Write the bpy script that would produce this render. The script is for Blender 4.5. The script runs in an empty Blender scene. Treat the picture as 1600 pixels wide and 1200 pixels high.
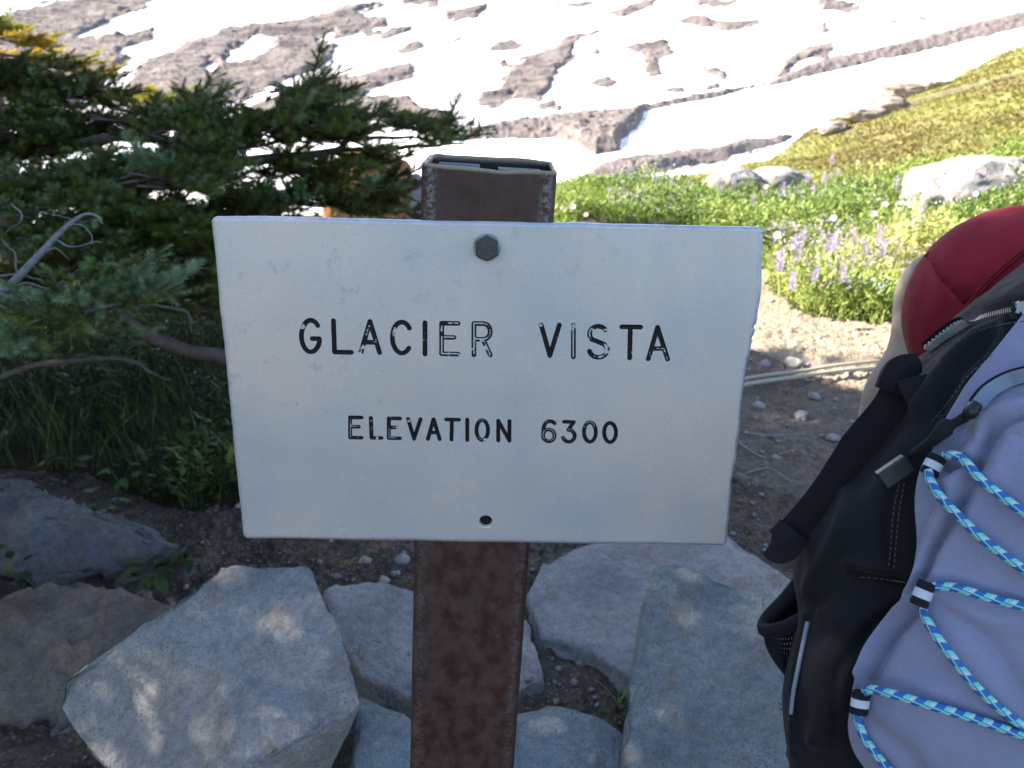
import bpy, math, random
import numpy as np
from mathutils import Vector, Matrix
random.seed(7); rng = np.random.default_rng(7)
S = bpy.context.scene
COL = S.collection
# ------------------------------------------------------------------ camera
F = 1293.0; PITCH = math.radians(19.73); ROLL = math.radians(2.0); CAMH = 1.0
fw0 = np.array([0, math.cos(PITCH), -math.sin(PITCH)]); rt0 = np.array([1., 0, 0]); up0 = np.array([0, math.sin(PITCH), math.cos(PITCH)])
RT = math.cos(ROLL)*rt0 + math.sin(ROLL)*up0; UP = -math.sin(ROLL)*rt0 + math.cos(ROLL)*up0; FW = fw0
CAM = np.array([0, 0, CAMH])
cd = bpy.data.cameras.new('camera'); cam = bpy.data.objects.new('camera', cd); COL.objects.link(cam)
cd.sensor_width = 36; cd.lens = F/1600*36; cd.clip_start = .02; cd.clip_end = 9000
M = Matrix((( RT[0], UP[0], -FW[0], 0), (RT[1], UP[1], -FW[1], 0), (RT[2], UP[2], -FW[2], CAMH), (0, 0, 0, 1)))
cam.matrix_world = M; S.camera = cam
cd.dof.use_dof = True; cd.dof.focus_distance = .485; cd.dof.aperture_fstop = 19
# ------------------------------------------------------------------ sky, sun, exposure
SUN_AZ, SUN_EL = math.radians(-82), math.radians(32)
w = bpy.data.worlds.new('World'); S.world = w; w.use_nodes = True
nt = w.node_tree; bg = nt.nodes['Background']; sk = nt.nodes.new('ShaderNodeTexSky'); sk.sky_type = 'NISHITA'; sk.sun_disc = False
sk.sun_elevation = SUN_EL; sk.sun_rotation = SUN_AZ % (2*math.pi); sk.altitude = 1900; sk.dust_density = 3.5
nt.links.new(sk.outputs[0], bg.inputs[0]); bg.inputs[1].default_value = .09
sl = bpy.data.lights.new('sun', 'SUN'); sl.energy = 5.0; sl.angle = math.radians(.53); sl.color = (1, .9, .76)
so = bpy.data.objects.new('sun', sl); COL.objects.link(so)
SD = Vector((math.sin(SUN_AZ)*math.cos(SUN_EL), math.cos(SUN_AZ)*math.cos(SUN_EL), math.sin(SUN_EL)))
so.rotation_euler = SD.to_track_quat('Z', 'Y').to_euler(); so.location = SD*50
S.view_settings.view_transform = 'Standard'; S.view_settings.look = 'None'; S.view_settings.gamma = 1; S.view_settings.exposure = 2.45
try: S.view_settings.use_curve_mapping = False
except Exception: pass
S.cycles.max_bounces = 6; S.cycles.transparent_max_bounces = 6

# ------------------------------------------------------------------ helpers
def P(px, py, d):
    return CAM + RT*((px-800)/F*d) + UP*((600-py)/F*d) + FW*d
def ray(px, py):
    v = RT*((px-800)/F) + UP*((600-py)/F) + FW
    return v
def G(px, py, z=0.0):
    v = ray(px, py); return CAM + v*((z-CAMH)/v[2])
def proj(V):
    q = np.asarray(V) - CAM; d = q@FW; d = np.where(np.abs(d) < 1e-6, 1e-6, d)
    return 800+F*(q@RT)/d, 600-F*(q@UP)/d, d
def hsh(ix, iy, iz, s):
    n = (ix*374761393 + iy*668265263 + iz*2147483647 + s*974711) & 0xffffffff
    n = ((n ^ (n >> 13))*1274126177) & 0xffffffff
    n = ((n ^ (n >> 16))*2246822519) & 0xffffffff
    return ((n ^ (n >> 15)) & 0xffffff)/float(0xffffff)
def vn(p, s=0):
    p = np.asarray(p, float); i = np.floor(p).astype(np.int64); f = p-i; f = f*f*(3-2*f); r = 0
    for a in (0, 1):
        for b in (0, 1):
            for c in (0, 1):
                wgt = (f[..., 0] if a else 1-f[..., 0])*(f[..., 1] if b else 1-f[..., 1])*(f[..., 2] if c else 1-f[..., 2])
                r = r + wgt*hsh(i[..., 0]+a, i[..., 1]+b, i[..., 2]+c, s)
    return r*2-1
def fbm(p, o=4, s=0, g=.5):
    a = 1; t = 0; n = 0; p = np.asarray(p, float)
    for k in range(o):
        t = t + a*vn(p*(2.03**k), s+k); n += a; a *= g
    return t/n
def p3(x, y, z=0): return np.stack([x, y, np.zeros_like(x)+z], -1)
def inpoly(x, y, poly):
    ins = np.zeros(x.shape, bool); n = len(poly); j = n-1
    for i in range(n):
        xi, yi = poly[i]; xj, yj = poly[j]
        if yi != yj:
            ins ^= ((yi > y) != (yj > y)) & (x < (xj-xi)*(y-yi)/(yj-yi)+xi)
        j = i
    return ins
def sdist(x, y, poly, closed=True):
    d = np.full(x.shape, 1e9); n = len(poly)
    for i in range(n if closed else n-1):
        ax, ay = poly[i]; bx, by = poly[(i+1) % n]; dx, dy = bx-ax, by-ay
        t = np.clip(((x-ax)*dx+(y-ay)*dy)/(dx*dx+dy*dy+1e-12), 0, 1)
        d = np.minimum(d, np.hypot(x-ax-t*dx, y-ay-t*dy))
    return d
def sm(a, b, x):
    t = np.clip((x-a)/(b-a), 0, 1); return t*t*(3-2*t)

def tag(o, label=None, cat=None, group=None, kind=None):
    if label: o['label'] = label
    if cat: o['category'] = cat
    if group: o['group'] = group
    if kind: o['kind'] = kind
    return o
def empty(name, loc=(0, 0, 0), label=None, cat=None, group=None):
    o = bpy.data.objects.new(name, None); COL.objects.link(o); o.location = tuple(loc); o.empty_display_size = .1
    return tag(o, label, cat, group)
def obj(name, V, Fc, mat, parent=None, smooth=True, attrs=None, uv=None, mesh=None, loc=None):
    """V (n,3) in world space; Fc (m,3|4) array or list of such arrays; parent: verts are made local to the parent's origin"""
    if mesh is None:
        V = np.asarray(V, float)
        if parent is not None: V = V - np.array(world_loc(parent))
        if loc is not None: V = V - np.array(loc)
        if not isinstance(Fc, (list, tuple)): Fc = [Fc]
        Fc = [np.asarray(f, np.int64) for f in Fc if len(f)]
        me = bpy.data.meshes.new(name)
        nl = sum(f.size for f in Fc); nf = sum(len(f) for f in Fc)
        me.vertices.add(len(V)); me.vertices.foreach_set('co', V.astype(np.float32).ravel())
        me.loops.add(nl); li = np.concatenate([f.ravel() for f in Fc]); me.loops.foreach_set('vertex_index', li.astype(np.int32))
        me.polygons.add(nf); tot = np.concatenate([np.full(len(f), f.shape[1]) for f in Fc]); st = np.concatenate([[0], np.cumsum(tot)[:-1]])
        me.polygons.foreach_set('loop_start', st.astype(np.int32))
        me.polygons.foreach_set('loop_total', tot.astype(np.int32))
        me.polygons.foreach_set('use_smooth', np.full(nf, smooth))
        for k, a in (attrs or {}).items():
            at = me.attributes.new(k, 'FLOAT', 'POINT'); at.data.foreach_set('value', np.asarray(a, np.float32).ravel())
        if uv is not None:
            ul = me.uv_layers.new(name='UVMap'); ul.data.foreach_set('uv', np.asarray(uv, np.float32)[li].ravel())
        me.update(calc_edges=True); me.validate()
    else: me = mesh
    if mat is not None and not me.materials: me.materials.append(mat)
    o = bpy.data.objects.new(name, me); COL.objects.link(o)
    if loc is not None: o.location = tuple(loc)
    if parent is not None: o.parent = parent
    return o
def world_loc(o):
    v = Vector((0, 0, 0))
    while o is not None:
        v += o.location; o = o.parent
    return v
def gridF(n, m, cn=False, cm=False):
    i = np.arange(n if cn else n-1); j = np.arange(m if cm else m-1); I, J = np.meshgrid(i, j, indexing='ij')
    a = I*m+J; b = ((I+1) % n)*m+J; c = ((I+1) % n)*m+(J+1) % m; d = I*m+(J+1) % m
    return np.stack([a, b, c, d], -1).reshape(-1, 4)
def cr(pts, n):
    """Catmull-Rom resample of control points (k,c) to n samples"""
    pts = np.asarray(pts, float); k = len(pts); e = np.vstack([2*pts[0]-pts[1], pts, 2*pts[-1]-pts[-2]])
    t = np.linspace(0, k-1, n); i = np.minimum(t.astype(int), k-2); u = (t-i)[:, None]
    a, b, c, d = e[i], e[i+1], e[i+2], e[i+3]
    return .5*((2*b)+(-a+c)*u+(2*a-5*b+4*c-d)*u*u+(-a+3*b-3*c+d)*u**3)
def tube(pts, r, n=None, k=8, cap=True, flat=1.0, flatdir=None):
    pts = np.asarray(pts, float)
    r = np.broadcast_to(np.asarray(r, float), (len(pts),)).astype(float)
    if n:
        pr = cr(np.column_stack([pts, r]), n); pts, r = pr[:, :3], np.maximum(pr[:, 3], 1e-5)
    m = len(pts); t = np.gradient(pts, axis=0); t /= np.linalg.norm(t, axis=1)[:, None]+1e-12
    ref = np.array(flatdir if flatdir is not None else (0, 0, 1.)); 
    if flatdir is None and abs(t[:, 2]).mean() > .85: ref = np.array((1., 0, 0))
    a = np.cross(t, ref); a /= np.linalg.norm(a, axis=1)[:, None]+1e-12; b = np.cross(t, a)
    th = np.arange(k)*2*math.pi/k
    V = pts[:, None]+r[:, None, None]*(np.cos(th)[None, :, None]*a[:, None]+flat*np.sin(th)[None, :, None]*b[:, None])
    L = np.concatenate([[0], np.cumsum(np.linalg.norm(np.diff(pts, axis=0), axis=1))])
    uv = np.stack(np.broadcast_arrays(L[:, None], th[None]/(2*math.pi)), -1).reshape(-1, 2)
    V = V.reshape(-1, 3); Fq = gridF(m, k, False, True); Fs = [Fq]
    if cap:
        c0, c1 = len(V), len(V)+1; V = np.vstack([V, pts[0], pts[-1]]); uv = np.vstack([uv, [0, 0], [L[-1], 0]])
        j = np.arange(k); Fs.append(np.stack([np.full(k, c0), (j+1) % k, j], -1)); Fs.append(np.stack([np.full(k, c1), (m-1)*k+j, (m-1)*k+(j+1) % k], -1))
    return V, Fs, uv
class MB:
    def __init__(s): s.V = []; s.F = {3: [], 4: []}; s.n = 0; s.A = []
    def add(s, V, Fs, a=0.0):
        if not isinstance(Fs, list): Fs = [Fs]
        for f in Fs:
            f = np.asarray(f)
            if len(f): s.F[f.shape[1]].append(f+s.n)
        s.V.append(np.asarray(V, float)); s.n += len(V); s.A.append(np.broadcast_to(np.asarray(a, float), (len(V),)))
    def build(s, name, mat, parent=None, smooth=True, loc=None):
        return obj(name, np.vstack(s.V), [np.vstack(f) for f in s.F.values() if f], mat, parent, smooth, {'tone': np.concatenate(s.A)}, loc=loc)
def box(c, ex, ey, ez, sx, sy, sz):
    c = np.asarray(c, float); V = np.array([c+ex*a*sx/2+ey*b*sy/2+ez*d*sz/2 for a in (-1, 1) for b in (-1, 1) for d in (-1, 1)])
    Fq = np.array([[0, 1, 3, 2], [4, 6, 7, 5], [0, 4, 5, 1], [2, 3, 7, 6], [0, 2, 6, 4], [1, 5, 7, 3]]); return V, Fq

# ------------------------------------------------------------------ materials
class N:
    def __init__(s, name):
        s.m = bpy.data.materials.new(name); s.m.use_nodes = True; s.t = s.m.node_tree; s.b = s.t.nodes['Principled BSDF']
        s.b.inputs['Specular IOR Level'].default_value = .3
    def n(s, ty, **k):
        x = s.t.nodes.new(ty)
        for a, b in k.items():
            if a[:2] == 'i_':
                key = a[2:]; x.inputs[int(key) if key.isdigit() else key].default_value = b
            else: setattr(x, a, b)
        return x
    def l(s, a, b): s.t.links.new(a, b)
    def coord(s, out='Object', scale=None):
        c = s.n('ShaderNodeTexCoord').outputs[out]
        if scale is not None:
            mp = s.n('ShaderNodeMapping'); mp.inputs['Scale'].default_value = scale; s.l(c, mp.inputs[0]); c = mp.outputs[0]
        return c
    def noise(s, sc, det=4, ro=.55, co=None, dist=0):
        x = s.n('ShaderNodeTexNoise'); x.inputs['Scale'].default_value = sc; x.inputs['Detail'].default_value = det; x.inputs['Roughness'].default_value = ro; x.inputs['Distortion'].default_value = dist
        s.l(co if co is not None else s.coord(), x.inputs['Vector']); return x.outputs['Fac']
    def vor(s, sc, co=None, feat='F1', out='Distance'):
        x = s.n('ShaderNodeTexVoronoi', feature=feat); x.inputs['Scale'].default_value = sc; s.l(co if co is not None else s.coord(), x.inputs['Vector']); return x.outputs[out]
    def ramp(s, f, stops, interp='LINEAR'):
        r = s.n('ShaderNodeValToRGB'); r.color_ramp.interpolation = interp; e = r.color_ramp.elements
        while len(e) < len(stops): e.new(.5)
        for k, (p, c) in enumerate(stops):
            e[k].position = p; e[k].color = (*c, 1) if not isinstance(c, (int, float)) else (c, c, c, 1)
        s.l(f, r.inputs[0]); return r.outputs[0]
    def mix(s, f, a, b, mode='MIX'):
        x = s.n('ShaderNodeMix', data_type='RGBA', blend_type=mode)
        for v, i in ((f, 0), (a, 6), (b, 7)):
            if isinstance(v, (int, float)): x.inputs[i].default_value = v if i == 0 else (v, v, v, 1)
            elif isinstance(v, tuple): x.inputs[i].default_value = (*v, 1)
            else: s.l(v, x.inputs[i])
        return x.outputs[2]
    def math(s, op, a, b=0.0, c=None):
        x = s.n('ShaderNodeMath', operation=op)
        for i, v in enumerate((a, b) if c is None else (a, b, c)):
            if isinstance(v, (int, float)): x.inputs[i].default_value = v
            else: s.l(v, x.inputs[i])
        return x.outputs[0]
    def attr(s, name): return s.n('ShaderNodeAttribute', attribute_name=name).outputs['Fac']
    def bump(s, h, st=.5, dist=.01, prev=None):
        x = s.n('ShaderNodeBump'); x.inputs['Strength'].default_value = st; x.inputs['Distance'].default_value = dist; s.l(h, x.inputs['Height'])
        if prev is not None: s.l(prev, x.inputs['Normal'])
        s.l(x.outputs[0], s.b.inputs['Normal']); return x.outputs[0]
    def set(s, col=None, rough=None, metal=None, spec=None):
        for v, k in ((col, 'Base Color'), (rough, 'Roughness'), (metal, 'Metallic'), (spec, 'Specular IOR Level')):
            if v is None: continue
            if isinstance(v, (int, float)): s.b.inputs[k].default_value = v
            elif isinstance(v, tuple): s.b.inputs[k].default_value = (*v, 1)
            else: s.l(v, s.b.inputs[k])
        return s.m

def rock_mat(name, c1, c2, c3, sc=1.0, lich=None):
    m = N(name); n1 = m.noise(5*sc, 5, .6); n2 = m.noise(60*sc, 4, .7); n3 = m.noise(300*sc, 2, .6); v = m.vor(170*sc)
    c = m.ramp(n1, [(.32, c1), (.5, c2), (.68, c3)])
    c = m.mix(1, c, m.ramp(n2, [(.3, (.72, .72, .74)), (.7, (1.18, 1.16, 1.12))]), 'MULTIPLY')
    c = m.mix(1, c, m.ramp(n3, [(.35, .82), (.65, 1.15)]), 'MULTIPLY')
    c = m.mix(m.math('MULTIPLY', m.ramp(v, [(.12, .7), (.34, 0.0)]), m.ramp(m.noise(9*sc, 3), [(.4, .15), (.6, 1.0)])), c, (.06, .05, .045)); c = m.mix(1, c, m.ramp(m.noise(2.2*sc, 3, .5, None, 1.5), [(.35, .82), (.65, 1.12)]), 'MULTIPLY')
    if lich: c = m.mix(m.ramp(m.noise(13*sc, 6, .75), [(.54, 0.0), (.68, .6)]), c, lich)
    pit = m.ramp(v, [(0, 0.0), (.35, 1.0)])
    b = m.bump(n1, .5, .03); b = m.bump(n2, .8, .009/sc, b); m.bump(pit, .35, .0022/sc, b)
    return m.set(c, .92, spec=.2)
M_rock = rock_mat('blue_grey_andesite', (.22, .225, .225), (.31, .305, .295), (.26, .245, .22), 1, (.22, .155, .10))
M_rock2 = rock_mat('green_grey_andesite', (.15, .185, .195), (.225, .255, .26), (.235, .235, .21), 1, (.18, .13, .085))
M_rockbrown = rock_mat('brown_soiled_stone', (.12, .095, .075), (.18, .145, .115), (.15, .135, .12), 1)
M_rockdark = rock_mat('dark_stone', (.085, .085, .09), (.15, .148, .15), (.14, .125, .112), 1.2)
M_rockpale = rock_mat('pale_grey_stone', (.19, .18, .18), (.30, .29, .29), (.22, .20, .185), .4, (.13, .13, .08))  # pale grey stone colour with olive lichen
M_rockpink = rock_mat('pinkish_stone', (.22, .17, .15), (.30, .24, .21), (.25, .20, .18), .3)
M_rockorange = rock_mat('orange_stone', (.33, .14, .05), (.42, .2, .085), (.27, .15, .09), .5)
M_pebble = rock_mat('pebble_stone', (.2, .2, .2), (.32, .31, .30), (.25, .22, .19), 4)

def ground_mat():
    m = N('soil_and_turf'); a = m.attr('grass'); co = m.coord()
    n1 = m.noise(3, 5, .6); n2 = m.noise(28, 5, .7); v = m.vor(38); v2 = m.vor(95); n3 = m.noise(240, 2)
    soil = m.ramp(n1, [(.3, (.055, .041, .029)), (.55, (.11, .086, .063)), (.75, (.155, .127, .10))])
    soil = m.mix(1, soil, m.ramp(n2, [(.3, .6), (.7, 1.35)]), 'MULTIPLY')
    pc = m.ramp(m.vor(95, out='Color'), [(0, .6), (1, 1.2)]); st = m.mix(1, (.24, .22, .195), pc, 'MULTIPLY')
    soil = m.mix(m.ramp(v2, [(.2, .75), (.38, 0.0)]), soil, m.mix(1, st, (.85, .8, .75), 'MULTIPLY'))
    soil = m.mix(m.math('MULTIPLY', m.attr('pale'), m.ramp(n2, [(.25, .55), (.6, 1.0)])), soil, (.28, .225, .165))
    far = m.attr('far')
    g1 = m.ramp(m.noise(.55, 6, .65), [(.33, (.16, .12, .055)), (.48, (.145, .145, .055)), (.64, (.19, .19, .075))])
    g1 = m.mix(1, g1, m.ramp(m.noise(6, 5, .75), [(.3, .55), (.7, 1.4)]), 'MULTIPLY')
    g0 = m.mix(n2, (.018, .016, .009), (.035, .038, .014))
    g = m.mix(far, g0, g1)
    m.set(m.mix(a, soil, g), .95, spec=.15)
    b = m.bump(n2, .8, .02); m.bump(m.math('SUBTRACT', 1.0, v2), .6, .008, b)
    return m.m
M_ground = ground_mat()
def mountain_mat():
    m = N('snow_and_moraine'); s = m.attr('snow'); n1 = m.noise(.03, 6, .6); n2 = m.noise(.35, 5, .7)
    mp = m.coord('Object'); v = m.vor(.55)
    r = m.ramp(n1, [(.3, (.11, .092, .087)), (.5, (.155, .131, .124)), (.7, (.185, .162, .154))])
    r = m.mix(1, r, m.ramp(n2, [(.3, .78), (.7, 1.22)]), 'MULTIPLY')
    r = m.mix(1, r, m.ramp(v, [(.1, 1.2), (.6, .8)]), 'MULTIPLY')
    sn = m.mix(m.ramp(m.noise(.06, 5, .6), [(.45, 0.0), (.8, .35)]), (.86, .87, .90), (.62, .56, .54))
    f = m.ramp(m.math('ADD', s, m.math('MULTIPLY', m.math('SUBTRACT', n2, .5), .5)), [(.42, 0.0), (.56, 1.0)])
    m.set(m.mix(f, r, sn), .85, spec=.2); m.bump(n2, .5, 1.5); return m.m
M_mount = mountain_mat()

def leafy(name, cols, rough=.6, trans=.35, var='tone'):
    m = N(name); t = m.attr(var); c = m.ramp(t, cols)
    m.set(c, rough, spec=.25)
    tr = m.n('ShaderNodeBsdfTranslucent'); m.l(m.mix(1, c, (1.3, 1.25, .7), 'MULTIPLY'), tr.inputs[0])
    mx = m.n('ShaderNodeMixShader'); mx.inputs[0].default_value = trans
    m.l(m.b.outputs[0], mx.inputs[1]); m.l(tr.outputs[0], mx.inputs[2]); m.l(mx.outputs[0], m.t.nodes['Material Output'].inputs[0]); return m.m
M_needle = leafy('fir_needles', [(0, (.034, .040, .006)), (.35, (.075, .092, .013)), (.6, (.115, .145, .026)), (.8, (.14, .20, .075)), (1, (.20, .29, .16))], .5, .15)
M_needleY = leafy('yellowed_fir_needles', [(0, (.10, .15, .02)), (.5, (.27, .29, .03)), (1, (.46, .29, .04))], .5, .35)
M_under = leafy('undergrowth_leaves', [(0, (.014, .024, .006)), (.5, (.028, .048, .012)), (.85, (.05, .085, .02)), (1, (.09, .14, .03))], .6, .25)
M_meadow = leafy('meadow_leaves', [(0, (.08, .14, .035)), (.4, (.16, .235, .055)), (.75, (.27, .33, .10)), (1, (.40, .37, .16))], .6, .35)
M_heath = leafy('hillside_turf', [(0, (.145, .115, .045)), (.45, (.165, .17, .05)), (1, (.24, .245, .08))], .7, .3)
M_leafb = leafy('bright_leaf', [(0, (.05, .12, .02)), (1, (.09, .19, .03))], .5, .3)
def simple(name, col, rough=.6, metal=0, nz=None, bs=None):
    m = N(name)
    if nz:
        n = m.noise(nz, 4, .6); m.set(m.mix(1, col, m.ramp(n, [(.3, .72), (.7, 1.22)]), 'MULTIPLY'), rough, metal)
        if bs: m.bump(n, .5, bs)
    else: m.set(col, rough, metal)
    return m.m
M_bark = simple('grey_brown_bark', (.105, .085, .072), .9, 0, 60, .004)
M_dead = simple('bleached_dead_wood', (.22, .22, .225), .85, 0, 90, .001)
M_stem = simple('green_stem', (.08, .12, .03), .7)
M_lup = leafy('lupine_petals', [(0, (.24, .19, .42)), (1, (.50, .43, .66))], .6, .3)
M_ast = leafy('pale_petals', [(0, (.55, .48, .62)), (1, (.72, .66, .75))], .6, .3)
M_yel = leafy('cream_petals', [(0, (.55, .53, .24)), (1, (.72, .70, .40))], .6, .3)
M_disc = simple('flower_disc', (.5, .33, .04), .8)

# ------------------------------------------------------------------ near terrain
def elev(px, py):
    v = ray(px, py); return math.degrees(math.atan2(v[0], v[1])), math.degrees(math.atan2(v[2], math.hypot(v[0], v[1])))
crest_px = [(300, 345, 7.0), (700, 335, 7.0), (880, 312, 7.0), (1000, 292, 8.5), (1100, 272, 11), (1200, 243, 17), (1330, 192, 27), (1410, 160, 33), (1480, 127, 38), (1600, 72, 48), (1750, 0, 56)]
cz = [(-180, -2., 60), (-90, -4., 30), (-50, -9., 9)] + [(*elev(a, b), d) for a, b, d in crest_px] + [(60, 5., 70), (100, 3., 80), (180, -2., 60)]
cz = [(a, e, d) for a, e, d in cz]
CA = np.array([c[0] for c in cz]); CE = np.array([c[1] for c in cz]); CD = np.array([c[2] for c in cz])
def terrain(x, y, fine=True):
    x = np.asarray(x, float); y = np.asarray(y, float)
    r = np.hypot(x, y); az = np.degrees(np.arctan2(x, y)); D = np.interp(az, CA, CD); E = np.interp(az, CA, CE)
    zc = CAMH + D*np.tan(np.radians(E)); r0 = 3.2
    t = np.clip((r-r0)/(D-r0), 0, 1); z = zc*t
    over = np.maximum(r-D, 0); z = z - .45*over*sm(0, 6, over) - .12*over
    z = np.maximum(z, -60)
    z = z + fbm(p3(x*.9, y*.9), 3, 3)*.05*sm(1.5, 5, r)*(1-sm(.9, 1.0, t)) + fbm(p3(x*.25, y*.25), 3, 9)*.5*sm(9, 25, r)
    if fine: z = z + fbm(p3(x*9, y*9), 3, 5)*.012
    return z
def hit(px, py, h=0.0):
    v = ray(px, py); ds = np.concatenate([np.linspace(.8, 12, 900), np.linspace(12, 60, 900)]); q = CAM+v[None]*ds[:, None]
    dz = q[:, 2]-terrain(q[:, 0], q[:, 1])-h; i = np.argmax(dz < 0)
    if not (dz < 0).any(): i = len(ds)-1
    p = q[i].copy(); p[2] = terrain(p[0], p[1]); return p
meadow_poly = [(865, 200), (865, 350), (940, 352), (1060, 372), (1160, 408), (1196, 430), (1222, 465), (1262, 492), (1310, 508), (1390, 512), (1440, 500), (1600, 560), (2600, 700), (2600, -800), (865, -800)]
under_poly = [(-900, 330), (640, 330), (640, 420), (560, 600), (420, 740), (370, 790), (300, 800), (250, 790), (130, 745), (-100, 720), (-900, 800)]
az = np.radians(np.concatenate([np.linspace(-180, -42, 60, endpoint=False), np.linspace(-42, 42, 700, endpoint=False), np.linspace(42, 180, 60)]))
rr = np.concatenate([np.linspace(.02, .7, 14, endpoint=False), np.linspace(.7, 4, 330, endpoint=False), np.geomspace(4, 60, 200, endpoint=False), np.geomspace(60, 140, 12)])
A_, R_ = np.meshgrid(az, rr, indexing='ij'); X_, Y_ = R_*np.sin(A_), R_*np.cos(A_); Z_ = terrain(X_, Y_)
px_, py_, d_ = proj(p3(X_, Y_, 0)+np.stack([0*Z_, 0*Z_, Z_], -1))
wx = fbm(p3(X_*3, Y_*3), 3, 21)*22; wy = fbm(p3(X_*3, Y_*3), 3, 33)*14
gr = (inpoly(px_+wx, py_+wy, meadow_poly) | inpoly(px_+wx, py_+wy, under_poly)) & (d_ > 0)
tl_ = (sdist(px_+wx*.3, py_+wy*.15, [(1235, 196), (1330, 188), (1400, 170), (1450, 152), (1520, 134), (1700, 90)], False) < 2.6) & (R_ > 8); gr &= ~tl_
gr = gr | ((np.abs(np.degrees(A_)) > 42) & (R_ > 3.5))
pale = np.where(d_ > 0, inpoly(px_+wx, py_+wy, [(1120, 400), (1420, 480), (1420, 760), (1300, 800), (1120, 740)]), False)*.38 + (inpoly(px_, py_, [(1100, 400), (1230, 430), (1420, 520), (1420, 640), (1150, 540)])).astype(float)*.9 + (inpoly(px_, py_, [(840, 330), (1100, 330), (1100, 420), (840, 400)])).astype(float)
dirt = ~gr
lump = np.abs(fbm(p3(X_*22, Y_*22), 3, 41))*.022 + np.maximum(0, fbm(p3(X_*60, Y_*60), 2, 43)-.25)*.018
Z_ = Z_ + np.where(dirt & (R_ < 5), lump, 0) - np.where(dirt, .0, 0)
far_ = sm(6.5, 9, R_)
obj('ground', np.stack([X_, Y_, Z_], -1).reshape(-1, 3), gridF(len(az), len(rr)), M_ground, attrs={'grass': gr.ravel().astype(float), 'pale': pale.ravel(), 'far': far_.ravel()})['kind'] = 'structure'

# ------------------------------------------------------------------ far mountain with snowfields
azm = np.radians(np.concatenate([np.linspace(-75, -37, 40, endpoint=False), np.linspace(-37, 37, 1000, endpoint=False), np.linspace(37, 75, 40)]))
er = np.array([(70, -45), (140, -50), (220, -50), (330, -50), (560, -22), (900, 68), (1400, 260), (2100, 640), (2900, 1000), (3400, 900)], float)
rm = np.concatenate([np.linspace(70, 220, 12, endpoint=False), np.linspace(220, 1000, 420, endpoint=False), np.linspace(1000, 3400, 60)])
zm = cr(er, 4000); zr = np.interp(rm, zm[:, 0], zm[:, 1])
A_, R_ = np.meshgrid(azm, rm, indexing='ij'); Zb = np.interp(R_, rm, zr); X_, Y_ = R_*np.sin(A_), R_*np.cos(A_)
qx, qy, _ = proj(np.stack([X_, Y_, Zb], -1))
wx = fbm(p3(qx/38, qy/22), 4, 51)*13 + fbm(p3(qx/9, qy/6), 2, 55)*4; wy = fbm(p3(qx/38, qy/22), 4, 61)*7 + fbm(p3(qx/9, qy/6), 2, 65)*2.2
sx, sy = qx+wx*.38, qy+wy*.5
rocks = [
 [(-900, 60), (0, 25), (60, 10), (108, 0), (130, -60), (330, -60), (250, 0), (180, 32), (118, 56), (178, 50), (200, 56), (240, 42), (240, 60), (186, 80), (208, 86), (160, 128), (110, 170), (0, 200), (-900, 300)],
 [(216, 94), (260, 80), (328, 55), (354, 44), (437, 37), (516, 20), (560, 4), (600, 6), (560, 18), (604, 28), (604, 42), (525, 61), (520, 87), (494, 110), (446, 127), (345, 166), (330, 190), (240, 200), (190, 190), (200, 140)],
 [(440, 148), (494, 124), (560, 112), (640, 92), (654, 108), (640, 118), (600, 135), (575, 148), (640, 150), (655, 165), (700, 175), (700, 200), (600, 190), (500, 185), (380, 190), (380, 170)],
 [(605, 78), (620, 68), (650, 62), (668, 66), (660, 76), (630, 80)], [(760, 80), (775, 68), (800, 64), (815, 72), (800, 79)],
 [(785, 120), (800, 100), (850, 80), (880, 60), (900, 55), (930, 52), (920, 62), (900, 68), (895, 85), (940, 75), (938, 85), (905, 88), (870, 105), (865, 135), (845, 160), (800, 150), (770, 168), (748, 160), (750, 145), (780, 140)],
 [(965, 74), (1000, 68), (1040, 68), (1055, 85), (1030, 100), (1035, 120), (1015, 124), (1003, 100), (1000, 85)],
 [(1092, 104), (1130, 112), (1133, 125), (1105, 118)], [(690, 20), (760, 6), (745, 28), (695, 34)], [(870, 0), (930, 2), (905, 9), (875, 7)],
 [(955, 22), (985, 0), (1028, -4), (1022, 10), (975, 27)], [(1050, 30), (1100, 22), (1110, 32), (1200, 36), (1175, 48), (1140, 55), (1090, 42)],
 [(1085, -4), (1150, 3), (1120, 13), (1090, 10)], [(1272, -8), (1345, 6), (1342, 18), (1285, 21)], [(1288, 36), (1303, 50), (1283, 58), (1280, 45)],
 [(1235, 88), (1262, 72), (1312, 70), (1295, 90), (1250, 97), (1230, 118), (1205, 127), (1225, 105)], [(1432, 24), (1452, 24), (1442, 36)], [(1375, 26), (1402, 32), (1400, 38), (1375, 34)],
 [(690, 62), (760, 48), (766, 53), (710, 66)], [(912, 130), (950, 116), (966, 130), (950, 137), (925, 132)], [(640, -30), (700, -30), (680, 10), (630, 6)], [(780, 98), (788, 92), (794, 100), (785, 103)],
 [(1040, 143), (1068, 139), (1068, 146), (1042, 148)], [(1100, 137), (1120, 133), (1122, 140), (1103, 142)], [(560, 40), (600, 46), (640, 40), (620, 56), (570, 58)], [(835, 158), (880, 158), (876, 166), (842, 168)]]
mor = [(700, 225), (725, 210), (790, 190), (880, 176), (1000, 165), (1080, 150), (1200, 130), (1290, 95), (1400, 70), (1500, 42), (1600, 18), (1700, -5), (1900, -50), (1900, -20), (1700, 18), (1600, 45), (1480, 72), (1380, 94), (1240, 127), (1130, 149), (1040, 166), (1008, 172), (1000, 190), (975, 215), (965, 238), (930, 245), (905, 235), (870, 218), (800, 218)]
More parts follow.
